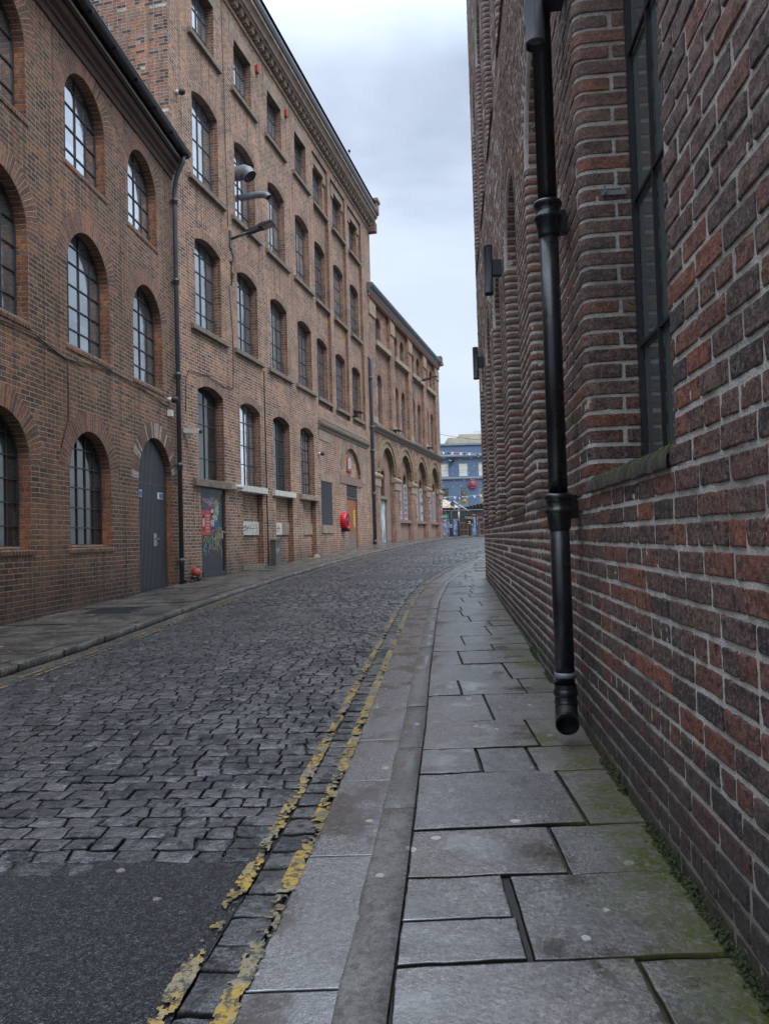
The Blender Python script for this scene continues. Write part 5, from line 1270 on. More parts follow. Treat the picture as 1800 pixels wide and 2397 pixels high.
# cameras
def cctv(W, a, z, lab, out=.12, kind='dome', group='security cameras on the left walls'):
    e = empty('security_camera', on(W, a, 0, z), W.ang, lab, 'security camera', group)
    if kind == 'dome':
        mb = MB(); mb.tube([(0, 0, 0), (0, -.10, 0)], .055, 12); mb.build('mount', M['white'], e)
        mb = MB(); mb.lathe((0, -.10, -.0), [(.07, 0), (.075, -.05), (.06, -.11), (.0, -.14)], 'y', 14); mb.build('camera_body', M['lampgrey'], e)
    else:
        mb = MB(); mb.tube([(0, 0, -.12), (-.0, -.10, -.12), (0, -.16, -.03)], .022, 8); mb.build('bracket', M['white'], e)
        mb = MB(); mb.profile([(-.02, -.02), (-.40, -.07), (-.40, .03), (-.36, .05), (-.02, .09)], -.07, .07); mb.build('camera_body', M['white'], e)
        mb = MB(); mb.profile([(-.405, -.055), (-.405, .02), (-.44, .02), (-.44, -.055)], -.05, .05); mb.build('lens', M['blackm'], e)
    return e
cctv(W1, 16.45, 4.32, 'small dark dome camera beside the grey drainpipe above the arched door')
cctv(W2, .28, 11.72, 'black and white dome camera high at the near corner of the tall warehouse')
cctv(W2, .30, 10.38, 'dome camera just above the end of the black gutter')
cctv(W2, .35, 3.72, 'white box shaped security camera left of the first ground floor window', kind='box')
cctv(W2, 10.30, 4.25, 'small dome camera on the wall above the dark louvre')
mb = MB(); mb.box(-.05, .05, -.10, 0, -.10, .04); o = mb.build('junction_box', M['white'], None, on(W1, 16.45, 0, 4.05)); o.rotation_euler[2] = W1.ang; tag(o, 'little white junction box below the dome camera by the grey drainpipe', 'junction box')
# floodlights
for W, a, z, lab in ((W2, 15.15, 6.5, 'small dark floodlight under the last first floor window above the wooden door'), (W3, 4.2, 6.68, 'dark floodlight standing on the ledge over the first buff arches'), (W3, 12.4, 6.68, 'dark floodlight on the ledge near the far corner of the arcaded building')):
    e = empty('floodlight', on(W, a, 0, z), W.ang, lab, 'floodlight', 'floodlights over the street doors')
    mb = MB(); mb.box(-.03, .03, -.22, 0, -.18, -.12); mb.box(-.05, .05, -.16, -.10, -.15, .0); mb.build('bracket', M['blackm'], e)
    mb = MB(); mb.profile([(-.05, .0), (-.44, -.05), (-.44, .02), (-.05, .08)], -.16, .16); mb.build('lamp_housing', M['blackm'], e)
# red alarm boxes high up
for a, lab in ((5.22, 'small dark red alarm box high on the wall, nearer of the two'), (7.66, 'small dark red alarm box high on the wall, farther of the two')):
    mb = MB(); mb.prism([(-.07, -.13), (.07, -.13), (.09, .05), (0, .15), (-.09, .05)], -.09, 0); o = mb.build('alarm_box', M['oldred'], None, on(W2, a, 0, 15.35)); o.rotation_euler[2] = W2.ang; tag(o, lab, 'alarm box', 'red alarm boxes under the cornice')
# faded red bell shaped fitting near the pavement
mb = MB(); mb.lathe((0, 0, 0), [(.10, .02), (.17, -.02), (.20, -.10), (.19, -.20), (.13, -.29), (.05, -.33), (0, -.335)], 'y', 20); mb.lathe((0, 0, 0), [(.24, .03), (.24, .0), (.10, .0)], 'y', 20)
o = mb.build('inlet_valve', M['oldred'], None, on(W2, .68, .0, .47)); o.rotation_euler = (.35, 0, W2.ang); o.scale = (.56, .56, .56); tag(o, 'faded red dome shaped inlet low on the wall beside the graffiti door', 'pipe inlet')
mb = MB()
for i in range(60):
    x, z = rnd.uniform(-.55, .35), abs(rnd.gauss(0, .07)); s_ = rnd.uniform(.03, .08); mb.lathe((x, -rnd.uniform(0, .12), z), [(0, -s_ * .6), (s_ * .8, -s_ * .2), (s_, .0), (s_ * .6, s_ * .5), (0, s_ * .6)], n=6)
o = mb.build('rubble', M['dirt'], None, on(W2, .55, .0, .20)); o.rotation_euler[2] = W2.ang; tag(o, 'dark crumbling mortar rubble under the red inlet at the foot of the wall', 'rubble', kind='stuff')
# utility cabinet, stone, fire hose box, white pipe stub
mb = MB(); mb.box(-.22, .2, -.16, 0, -.05, .76); mb.box(-.24, .22, -.18, 0, .76, .80); mb.box(-.01, .01, -.165, -.16, .05, .72)
o = mb.build('utility_cabinet', simple('grey green steel cabinet', (.10,.105,.095), .5, var=.2, scale=4, dirt=(.07,.07,.065)), None, on(W2, 5.72, 0, .38)); o.rotation_euler[2] = W2.ang; tag(o, 'narrow grey steel utility cabinet with scribbled tags below the second white sill', 'utility cabinet')
mb = MB(); strokes(mb, [[(0,.2),(.3,.8),(.5,.2),(.8,.9)],[(.2,.5),(.9,.6)]], -.2, .35, .3, .25, .02, -.167); mb.build('graffiti', M['paper'], o)
mb = MB(); mb.lathe((0, 0, 0), [(.17, -.1), (.16, .05), (.12, .16), (.05, .23), (0, .24)], n=9); o = mb.build('guard_stone', M['stone'], None, on(W2, 9.3, .16, .42)); o.rotation_euler[2] = .4; o.scale = (1, .7, 1); tag(o, 'small rounded pale stone standing on the left pavement against the wall', 'guard stone')
e = empty('hose_reel_box', on(W2, 13.1, 0, 1.86), W2.ang, 'bright red round fire hose box beside the brown wooden door', 'hose box')
mb = MB(); mb.lathe((0, -.0, 0), [(.31, 0), (.32, -.02), (.32, -.22), (.30, -.24), (.29, -.24), (.29, -.21), (0, -.21)], 'y', 32); mb.build('drum', M['red'], e)
mb = MB()
for k in range(8): a = k * PI / 4; mb.tube([(0, -.225, 0), (.27 * math.cos(a), -.225, .27 * math.sin(a))], .012, 6)
mb.lathe((0, -.215, 0), [(.12, 0), (.12, -.02), (0, -.02)], 'y', 16); mb.build('spokes', M['greypipe'], e)
mb = MB(); mb.box(-.1, .1, -.3, 0, -.42, -.30); mb.build('bracket', M['blackm'], e)
mb = MB(); mb.tube([(-.22, -.10, 0), (.28, -.10, 0)], .055, 12); mb.box(-.26, -.2, -.16, 0, -.07, .07); mb.box(-.22, .28, -.1, 0, -.02, .02); o = mb.build('pipe_stub', M['white_stone'], None, on(W2, 2.92, .05, 2.60)); o.rotation_euler[2] = W2.ang; tag(o, 'short white painted pipe stub between the graffiti door lintel and the first white sill', 'pipe')
# cables
def cable(W, pts, lab, r=.014, out=.02, name='cable'):
    mb = MB(); P = []
    for (a, z), (b, w) in zip(pts, pts[1:]):
        n = max(2, int(abs(b - a) + abs(w - z)) * 2)
        for i in range(n): t = i / n; P.append((a + (b - a) * t, -out + (rnd.uniform(-.006, .006)), z + (w - z) * t + rnd.uniform(-.02, .02) * min(1, abs(b - a))))
    P.append((pts[-1][0], -out, pts[-1][1])); mb.tube(P, r, 5)
    o = mb.build(name, M['cable'], None, (float(W.p0[0]), float(W.p0[1]), 0)); o.rotation_euler[2] = W.ang; return tag(o, lab, 'cable')
cable(W1, [(4.0, 4.3), (8, 4.22), (10.2, 4.26), (11.05, 4.29), (11.92, 4.16), (12.41, 4.20), (13.45, 4.34), (14.98, 4.29), (16.36, 4.15)], 'black cable sagging along the wall under the middle arched windows', .011)
cable(W1, [(12.0, 4.16), (11.98, 3.2), (11.75, 2.7)], 'thin black cable dropping down beside the ground floor arched window', .009)
cable(W2, [(.41, 4.2), (.45, 5.0), (.6, 5.22), (1.6, 5.3), (2.5, 5.2), (3.08, 5.25), (3.12, 6.6), (2.95, 8.0)], 'thin cable looping from the street lamp across the wall above the graffiti door', .010)
cable(W2, [(2.95, 9.6), (2.9, 12.0), (2.85, 15.8)], 'thin cable running up the wall above the near street lamp', .008)
cable(W2, [(5.27, 6.2), (5.26, 3.0), (5.28, .45)], 'straight thin conduit between the two white painted sills', .016, .02, 'conduit')
o = cable(W3, [(.2, 5.5), (.2, 5.0)], 'x'); bpy.data.objects.remove(o)
# overhead wire and bird
mb = MB(); A = Vector(on(W3, 16.9, 0, 8.15)); B = Vector((9.5, 46, 7.0)); mb.tube([A.lerp(B, t) + Vector((0, 0, -.5 * t * (1 - t) * 2)) for t in np.linspace(0, 1, 12)], .012, 4)
tag(mb.build('overhead_wire', M['cable']), 'thin dark wire crossing the sky between the far corner and the right wall', 'wire')
e = empty('pigeon', on(W2, 14.2, .42, 17.22), W2.ang + .4, 'small dark bird perched on the roof edge of the tall warehouse', 'bird')
mb = MB(); mb.tube([(-.17, 0, .05), (-.08, 0, .08), (.02, 0, .12), (.09, 0, .17), (.11, 0, .22), (.15, 0, .215)], [.012, .045, .062, .045, .03, .008], 10); mb.tube([(.0, .02, .07), (.01, .02, -.02)], .006, 5); mb.tube([(.0, -.02, .07), (.01, -.02, -.02)], .006, 5); mb.build('body', M['lampgrey'], e)

# posters on the arcade
def poster(a0, a1, z0, z1, lab, y, style, seed):
    e = empty('poster', on(W3, (a0 + a1) / 2, -y, z0), W3.ang, lab, 'poster', 'paste-up posters on the arcade'); w = a1 - a0; h = z1 - z0; r_ = random.Random(seed)
    mb = MB(); top = [(w / 2, h * .93), (w * .3, h * .985), (0, h), (-w * .3, h * .985), (-w / 2, h * .93)] if style != 'flat' else [(w / 2, h), (-w / 2, h)]
    mb.prism([(-w / 2, 0), (w / 2, 0)] + top, -.012, 0, back=False); mb.build('sheet', M['posterpale' if style != 'flat' else 'posterdark'], e)
    mb = MB()
    if style == 'blocks':
        for i in range(6):
            z = .12 + i * h * .145; mb.box(-w * .32, w * .32, -.016, -.0125, z, z + h * .105)
            for j in range(2): mb.box(-w * .22, w * .2, -.019, -.0165, z + .04 + j * .075, z + .065 + j * .075, m=1)
    elif style == 'letters':
        for i in range(14):
            z = .08 + i * h * .06
            for x in (-.3, 0, .18): mb.box(w * x, w * (x + .12), -.016, -.0125, z, z + h * .036)
            mb.box(-w * .3, w * .3, -.0165, -.0125, z + h * .036, z + h * .045)
    elif style == 'torn':
        for i in range(16):
            x = r_.uniform(-.4, .25) * w; z = r_.uniform(.05, .85) * h; mb.box(x, x + r_.uniform(.1, .3) * w, -.016, -.0125, z, z + r_.uniform(.03, .09) * h, m=r_.choice([0, 0, 2]))
    else:
        for i in range(5): z = .15 + i * h * .17; mb.box(-w * .3, w * .3, -.016, -.0125, z, z + h * .09, m=1 if i != 1 else 3)
    if style != 'flat': mb.lathe((0, -.0125, h * .9), [(0, -.004), (w * .18, -.003), (w * .18, 0)], 'y', 12)
    mb.build('print', [M['navy'], M['posterpale'], M['corn2'], M['red']], e)
M['posterpale'] = simple('weathered pale poster', (.36,.35,.37), .7, var=.2, scale=6, dirt=(.16,.15,.15)); M['posterdark'] = simple('dark violet poster', (.13,.10,.17), .6, var=.2); M['navy'] = simple('navy print', (.045,.045,.085), .6, var=.3)
yy = .17
poster(5.45, 6.20, 2.13, 3.95, 'torn pale poster at the left of the second arch', .19, 'torn', 1)
poster(6.80, 7.55, 2.13, 4.10, 'tall pale poster with six dark blue blocks in the second arch', .19, 'blocks', 2)
poster(9.50, 10.20, 2.13, 3.9, 'torn grey poster at the left of the third arch', .19, 'torn', 3)
poster(10.80, 11.55, 2.13, 4.1, 'ragged poster with a red patch at the right of the third arch', .19, 'torn', 4)
poster(13.42, 14.10, 2.13, 4.0, 'narrow faded poster at the left of the fourth arch', .19, 'torn', 5)
poster(14.70, 15.45, 2.13, 4.1, 'tall white poster of big black lettering in the fourth arch', .19, 'letters', 6)
poster(12.18, 12.75, 2.25, 3.50, 'dark violet framed poster on the pier between the third and fourth arches', -.045, 'flat', 7)
poster(16.05, 16.75, 2.25, 3.75, 'violet and red framed poster on the last pier at the far corner', -.045, 'flat', 8)

# ================================================================== the end of the street
def bp(px, py, Y=62.0):
    k = 1750.0 / Y; return ((px - 900) / k + .029 * (1260 - py) / k, 1.12 + (1260 - .029 * (px - 900) - py) / k)
sq = sheet('square', lambda y: -6, lambda y: 40, -.088, M['flagl'], 53, 63, 1.0)
M['bluewall'] = simple('dusty blue painted render', (.10,.165,.265), .7, var=.08, scale=.6, bump=.002, dirt=(.085,.14,.22))
M['bluelight'] = simple('pale blue grey moulding', (.20,.26,.31), .7, var=.15, scale=2)
M['bluedark'] = simple('dark blue underside', (.05,.075,.12), .7)
pub = empty('blue_pub', (0, 62, 0), 0, 'blue painted two storey bar building with pale sash windows at the end of the street', 'building')
X0, X1 = 3.2, 18.0; GZ = 1.06
ws = [4.78 + 1.60 * k for k in range(8)]     # window centres
wsx = [5.05 + 1.62 * k for k in range(8)]
mb = MB(); holes = []
for c in wsx: holes += [rect(c - .37, c + .37, 6.12, 7.24), rect(c - .37, c + .37, 3.62, 5.14)]
panel(mb, rect(X0, X1, 3.2, 8.82), holes, 0, .10, 0, 0, 0)
mb.box(X0, X1, .3, 9, 0, 8.8); mb.build('wall', M['bluewall'], pub)
mb = MB(); mb.box(X0 - .05, X1, -.10, .2, 8.70, 8.86); mb.profile([(.0, 7.60), (-.10, 7.66), (-.22, 7.72), (-.24, 7.84), (-.02, 7.92)], X0 - .05, X1); mb.profile([(.0, 5.80), (-.08, 5.84), (-.12, 5.90), (-.12, 6.0), (-.0, 6.04)], X0 - .02, X1); mb.build('cornice', M['bluelight'], pub)
fw_ = None
for c in wsx:
    if fw_ is None:
        mb = MB()
        for x0, x1, z0, z1 in ((-.37, -.33, 0, 1.12), (.33, .37, 0, 1.12), (-.33, .33, 0, .04), (-.33, .33, 1.08, 1.12), (-.33, .33, .53, .57)): mb.box(x0, x1, .05, .09, z0, z1)
        fw_ = mb.build('window', M['white'], pub, (c, 0, 6.12)); mb = MB(); mb.box(-.33, .33, .075, .085, .04, 1.08); mb.build('pane', M['blind'], fw_)
        mb = MB()
        for x0, x1, z0, z1 in ((-.37, -.32, 0, 1.52), (.32, .37, 0, 1.52), (-.32, .32, 0, .05), (-.32, .32, 1.47, 1.52), (-.32, .32, .70, .78)): mb.box(x0, x1, .03, .09, z0, z1)
        lw_ = mb.build('window', M['bluelight'], pub, (c, 0, 3.62)); mb = MB(); mb.box(-.32, .32, .07, .085, .05, 1.47); mb.build('pane', M['glassr'], lw_)
        mb = MB(); mb.lathe((0, .068, 1.12), [(.20, 0), (.25, -.004), (.25, 0)], 'y', 20); mb.lathe((0, .068, 1.12), [(.12, 0), (.15, -.004), (.15, 0)], 'y', 16); mb.build('ornament', M['lampgrey'], lw_)
    else:
        q = copy_tree(fw_, pub); q.location.x = c; q = copy_tree(lw_, pub); q.location.x = c
mb = MB(); c = wsx[1]; mb.lathe((c, .055, 4.02), [(0, -.01), (.17, -.01), (.17, 0)], 'y', 24)
for k in range(16):
    a = k * PI / 8; mb.ribbon([(c + .05 * math.cos(a), 4.02 + .05 * math.sin(a)), (c + .165 * math.cos(a), 4.02 + .165 * math.sin(a))], .016, .043, 1)
db = mb.build('dartboard_emblem', [M['yelsign'], M['corn2']], pub)
mb = MB(); c = wsx[2]; mb.lathe((c, .055, 4.05), [(.19, -.005), (.22, -.01), (.22, 0)], 'y', 24); mb.prism([(c - .15, 3.98), (c + .1, 3.95), (c + .17, 4.1), (c, 4.13), (c - .14, 4.12)], .03, .05); mb.build('emblem', M['yelsign'], pub)
# ground floor of the pub: dark front, doors, mural
M['pubdark'] = simple('dark shopfront paint', (.022,.024,.030), .5, var=.2)
M['murblue'] = simple('pale blue mural paint', (.22,.32,.58), .6, var=.25, scale=4); M['orangewood'] = simple('orange stained wood', (.33,.13,.05), .5, var=.2)
mb = MB(); mb.box(X0, X1, -.02, .28, .9, 3.3); mb.build('shopfront', M['pubdark'], pub)
for px in (1077, 1088, 1126, 1140, 1158):
    x, _ = bp(px, 1235); mb = MB()
    for a, b, c, d in ((-.24, -.17, 1.1, 2.25), (.17, .24, 1.1, 2.25), (-.17, .17, 2.17, 2.25), (-.17, .17, 1.1, 1.2), (-.17, .17, 1.62, 1.68)): mb.box(x + a, x + b, -.07, -.021, c, d)
    mb.build('door_frame', M['orangewood'], pub)
def mural(px0, px1, seed):
    r_ = random.Random(seed); mb = MB(); x0, _ = bp(px0, 1230); x1, _ = bp(px1, 1230); mb.box(x0, x1, -.03, -.021, 1.25, 2.55)
    for i in range(16):
        x, z = r_.uniform(x0, x1), r_.uniform(1.3, 2.5); S = [(x, z)]
        for k in range(4): S.append((min(x1, max(x0, S[-1][0] + r_.uniform(-.14, .14))), min(2.5, max(1.3, S[-1][1] + r_.uniform(-.2, .2)))))
        mb.ribbon(S, .045, -.034, 1)
    mb.build('mural', [M['murblue'], M['bluedark']], pub)
mural(1102, 1116, 1); mural(1059, 1070, 2); mural(1034, 1050, 3); mural(1130, 1136, 4)
M['orange'] = simple('orange sign lettering', (.75,.13,.03), .5, var=.1)
def text(body, size, mat, parent, loc, name='lettering', rx=PI / 2, ext=.004, align='CENTER'):
    cu = bpy.data.curves.new(name, 'FONT'); cu.body = body; cu.size = size; cu.extrude = ext; cu.align_x = align; cu.align_y = 'CENTER'; cu.materials.append(mat)
    o = bpy.data.objects.new(name, cu); o.location = loc; o.rotation_euler = (rx, 0, 0); link(o, parent); dg = bpy.context.evaluated_depsgraph_get(); dg.update(); me = bpy.data.meshes.new_from_object(o.evaluated_get(dg)); 
    q = bpy.data.objects.new(name, me); q.location = o.location; q.rotation_euler = o.rotation_euler; bpy.data.objects.remove(o); return link(q, parent)
mb = MB()
for px, py, w in ((1108, 1207, .5), (1121, 1211, .18), (1126, 1211.5, .15), (1036, 1221, .22), (1043, 1221.5, .26)):
    x, z = bp(px, py); mb.box(x - w / 2, x + w / 2, -.05, -.021, z - .05, z + .06); mb.lathe((x, -.03, z - .02), [(0, -.02), (w * .3, -.02), (w * .3, .0)], 'y', 10)
mb.build('sign_lettering', M['orange'], pub)
x, z = bp(1113, 1212); mb = MB()
for i in range(5): mb.box(x - .3 + i * .1, x - .24 + i * .1, -.056, -.05, z - .04, z + .03)
mb.build('sign_lettering', M['white'], pub)
# round red sign
x, z = bp(1105, 1131.5); e = empty('round_sign', (x, 61.9, z), 0, 'round sign with a bright red ring and red emblem on the blue wall', 'sign')
M['pubgrey'] = simple('grey violet disc', (.14,.14,.19), .6); M['ledred'] = simple('vivid red sign face', (.80,.055,.03), .4, var=.05)
mb = MB(); mb.lathe((0, 0, 0), [(0, -.03), (.33, -.03), (.33, .05)], 'y', 28); mb.build('disc', M['pubgrey'], e)
mb = MB(); mb.lathe((0, 0, 0), [(.335, -.03), (.335, -.06), (.375, -.06), (.375, .0)], 'y', 28); mb.build('ring', M['ledred'], e)
mb = MB(); mb.prism([(-.05, -.12), (.10, -.13), (.16, -.05), (.14, .09), (-.20, .07), (-.20, .045), (-.09, .03)], -.05, -.03); mb.build('emblem', M['ledred'], e)
# light on the blue wall
x, z = bp(1056, 1077); e = empty('floodlight', (x, 62, z), 0, 'flat floodlight with a pale lens high on the blue wall', 'floodlight'); mb = MB(); mb.box(-.22, .22, -.4, -.0, -.04, .05); mb.build('lamp_housing', M['blackm'], e); mb = MB(); mb.box(-.2, -.06, -.42, -.3, -.07, -.02); mb.build('lens', M['white'], e)
# building behind
mb = MB(); x0, z0 = bp(1047, 1024, 78); x1, z1 = bp(1127, 1016, 78)
mb.box(x0, 26, 78, 90, 0, z0); mb.box(x0 + 1.2, 26, 78.02, 90, z0, z1 + .1)
bb = mb.build('rear_building', simple('weathered cream render', (.42,.39,.30), .8, var=.2, scale=.8, dirt=(.25,.22,.16))); tag(bb, 'plain weathered cream building rising behind the blue bar', 'building')
mb = MB(); x0, z0 = bp(1110, 1018, 78)
for i in range(5): mb.tube([(x0 + i * .5, 78.3, z0 - .3), (x0 + i * .5, 78.3, z0 + .42)], .02, 5)
mb.tube([(x0, 78.3, z0 + .42), (x0 + 2, 78.3, z0 + .42)], .02, 5); mb.build('railing', M['galv'], bb)
# canopy roof of an outdoor bar in front of the pub
e = empty('canopy', (0, 58, 0), 0, 'black corrugated sloping canopy roof in front of the blue bar', 'canopy')
P = lambda px, py, Y: (bp(px, py, Y)[0], Y - 58, bp(px, py, Y)[1])
mb = MB(); a, b, c, d = P(1086, 1187, 57), P(1150, 1172, 57), P(1150, 1193, 59.5), P(1072, 1192, 59.5)
mb.face([a, b, c, d]); mb.face([P(1070, 1189, 57.05), P(1086, 1187, 57.05), P(1150, 1192, 57.05), P(1150, 1199, 57.05), P(1070, 1196, 57.05)])
for i in range(9): p = Vector(a).lerp(Vector(b), i / 8); q = Vector(P(1078 + i * 8, 1197, 57.0)); mb.tube([p + Vector((0, -.06, 0)), q + Vector((.5, -.06, 0))], .03, 5)
mb.build('roof', M['pubdark'], e)
mb = MB()
for px in (1070, 1112, 1150): x, z = bp(px, 1190, 57.2); mb.box(x - .05, x + .05, -.85, -.75, 1.05, z)
mb.build('post', M['pubdark'], e)
mb = MB(); x0, z0 = bp(1031, 1193, 57); x1, _ = bp(1090, 1193, 57); mb.box(x0, x1, -1.0, -.8, z0 - .16, z0 + .10); mb.build('beam', M['pubdark'], e)
# patio umbrella half hidden on the left
e = empty('patio_umbrella', (0, 0, 0), 0, 'beige patio umbrella with white ribs beyond the corner', 'umbrella')
mb = MB(); ap = Vector((bp(1041, 1170, 56)[0], 56, bp(1041, 1170, 56)[1])); n = 8; rim = [ap + Vector((1.1 * math.cos(2 * PI * i / n), 1.1 * math.sin(2 * PI * i / n), -.62)) for i in range(n)]
for i in range(n): mb.face([ap, rim[i], rim[(i + 1) % n]])
mb.build('canvas', simple('beige canvas', (.50,.36,.24), .8, var=.1), e); mb = MB()
for i in range(n): mb.tube([ap + Vector((0, 0, .02)), rim[i] + Vector((0, 0, -.01))], .018, 5)
mb.tube([ap, (ap.x, ap.y, 1.06)], .03, 8); mb.build('ribs', M['white'], e)
# lean-to frame of white poles
mb = MB()
def pp(px, py, Y): x, z = bp(px, py, Y); return (x, Y, z)
mb.tube([pp(1034, 1171, 55), pp(1063, 1191, 55)], .035, 6); mb.tube([pp(1059, 1172, 55), pp(1095, 1196, 55)], .04, 6); mb.tube([pp(1041, 1190, 55), pp(1054, 1173, 55)], .025, 6)
tag(mb.build('marquee_frame', M['white']), 'slanting white marquee poles behind the mesh fence', 'marquee frame')
mb = MB(); mb.prism([(0, 0), (.35, .0), (.28, .45), (.18, .62), (.05, .55)], -.15, .15); o = mb.build('furled_parasol', M['bluedark'], None, pp(1052, 1190, 55.4)); tag(o, 'dark furled parasol top behind the white poles', 'parasol')
# site fence panels
for i, (pa, pb, lab) in enumerate(((1024, 1053.5, 'mesh site fence panel carrying the green notice, at the left'), (1054.8, 1136, 'long mesh site fence panel behind the black posts'))):
    Y = 53.0; xa, zb_ = bp(pa, 1196, Y); xb, _ = bp(pb, 1196, Y); ht = 1.92
    e = empty('site_fence', (xa, Y, 1.05), 0, lab, 'fence panel', 'temporary mesh fence panels'); w = xb - xa
    mb = MB(); r_ = .10; mb.tube([(0, 0, 0), (0, 0, ht - r_), (r_ * .3, 0, ht - r_ * .3), (r_, 0, ht), (w - r_, 0, ht), (w - r_ * .3, 0, ht - r_ * .3), (w, 0, ht - r_), (w, 0, 0)], .022, 8); mb.tube([(0, 0, .12), (w, 0, .12)], .018, 6); mb.build('frame', M['galv'], e)
    mb = MB(); n = int(w / .12)
    for k in range(1, n): mb.tube([(k * w / n, .01, .12), (k * w / n, .01, ht)], .003, 3, caps=False)
    for z in np.arange(.3, ht, .26): mb.tube([(0, .01, z), (w, .01, z)], .0035, 3, caps=False)
    mb.build('mesh', M['galv'], e)
    mb = MB(); mb.box(-.12, .12, -.3, .3, 0, .1); mb.box(w - .12, w + .12, -.3, .3, 0, .1); mb.build('foot', M['blackm'], e)
    if i == 0:
        M['green'] = simple('green notice', (.02,.33,.15), .5, var=.05); x, z = bp(1041, 1208.5, Y)
        mb = MB(); mb.box(x - xa - .20, x - xa + .20, -.05, -.035, z - 1.05 - .12, z - 1.05 + .12); g = mb.build('notice', M['green'], e); mb = MB()
        for k in range(3): mb.box(x - xa - .17, x - xa + .08 - .05 * k, -.054, -.0505, z - 1.05 - .07 + k * .06, z - 1.05 - .05 + k * .06)
        mb.build('print', M['white'], g)
# bollards, pole, TWO sign
def bollard(px, lab, bands, ht=.95):
    x, _ = bp(px, 1240, 51.0); e = empty('bollard', (x, 51.0, float(H(51)) - .01), 0, lab, 'bollard', 'black posts at the end of the street')
    mb = MB(); mb.lathe((0, 0, 0), [(.085, -.05), (.085, ht), (.075, ht + .03), (0, ht + .04)], n=16); mb.build('post', M['blackm'], e)
    for z, m in bands: mb = MB(); mb.lathe((0, 0, z), [(.085, -.03), (.089, -.03), (.089, .03), (.085, .03)], n=16); mb.build('band', M[m], e)
bollard(1053.5, 'black bollard with two thin white bands between the fence panels', [(.80, 'white'), (.66, 'white')], .9)
bollard(1097, 'black bollard with yellow bands under the TWO sign', [(.98, 'yelsign'), (.86, 'yelsign')], 1.0)
x, _ = bp(1073, 1240, 50.5); zt = bp(1069, 1158, 50.5)[1]
e = empty('lamp_post', (x, 50.5, float(H(50.5)) - .02), 0, 'stickered lamp post with a bent arm in front of the mesh fence', 'lamp post')
mb = MB(); mb.lathe((0, 0, 0), [(.10, -.05), (.10, 1.0), (.055, 1.05)], n=14); mb.build('base', M['blackm'], e)
mb = MB(); mb.tube([(0, 0, 1.0), (0, 0, zt - 1.15)], .055, 12); mb.tube([(0, 0, zt - 1.2), (.1, 0, zt - 1.16), (.36, 0, zt - 1.38)], .045, 8); mb.build('pole', M['bluedark'], e)
mb = MB()
for k in range(22): z = 1.1 + k * .06; h_ = rnd.uniform(.02, .035); a = rnd.uniform(-.04, .0); mb.box(a, a + .035, -.060, -.056, z - h_, z + h_)
mb.lathe((0, 0, 1.5), [(.056, -.18), (.058, -.18), (.058, .18), (.056, .18)], n=12); mb.build('sticker', M['white'], e)
x, z = bp(1096.5, 1215, 51.5); e = empty('hanging_sign', (x, 51.5, z), 0, 'square black sign reading TWO above the yellow banded bollard', 'sign')
mb = MB(); mb.box(-.29, .29, 0, .03, -.27, .27); mb.box(-.02, .02, .03, .07, -1.33, .2); mb.build('board', M['blackm'], e)
text('TWO', .24, M['white'], e, (0, -.004, .09)); text('8', .10, M['white'], e, (0, -.004, -.17))
# bunting and string lights
def bunting(Y, pts, lab, cols, sz=.16, name='bunting'):
    e = empty(name, (0, 0, 0), 0, lab, 'bunting', 'bunting strings'); P = [Vector(pp(a, b, Y)) for a, b in pts]
    mb = MB(); mb.tube(P, .010, 4); mb.build('string', M['white'], e)
    L = sum((b - a).length for a, b in zip(P, P[1:])); n = int(L / (sz * 2.2)); k = 0
    for i in range(n):
        t = (i + .5) / n * (len(P) - 1); j = min(int(t), len(P) - 2); p = P[j].lerp(P[j + 1], t - j); s_ = rnd.uniform(.6, 1); dx = rnd.uniform(-.1, .1)
        mb = MB(); mb.face([(p.x - sz * .6 * s_, p.y, p.z), (p.x + sz * .6 * s_, p.y, p.z), (p.x + sz * .2 + dx, p.y - .03, p.z - sz * 1.1 * s_), (p.x + dx - sz * .1, p.y - .03, p.z - sz * 1.2 * s_)]); mb.face([(p.x + dx - sz * .1, p.y - .03, p.z - sz * 1.2 * s_), (p.x + sz * .2 + dx, p.y - .03, p.z - sz * 1.1 * s_), (p.x + sz * .2 + dx, p.y - .026, p.z - sz * 1.1 * s_ + .01)]); mb.build('flag', M[cols[i % len(cols)]], e)
bunting(60.5, [(1020, 1056), (1060, 1057.5), (1095, 1059), (1160, 1062)], 'upper bunting with black, red and white flags across the blue wall', ['corn2', 'white', 'blackm', 'white', 'red', 'white'], .2)
bunting(58.5, [(1025, 1164), (1058, 1162), (1085, 1162), (1130, 1157), (1160, 1154)], 'lower white bunting below the sash windows of the blue bar', ['white', 'white', 'bluelight', 'white'], .17)
bunting(56.8, [(1026, 1164), (1036, 1168), (1050, 1175)], 'short yellow and red bunting over the beige umbrella', ['yelsign', 'red', 'yelsign', 'white'], .2)
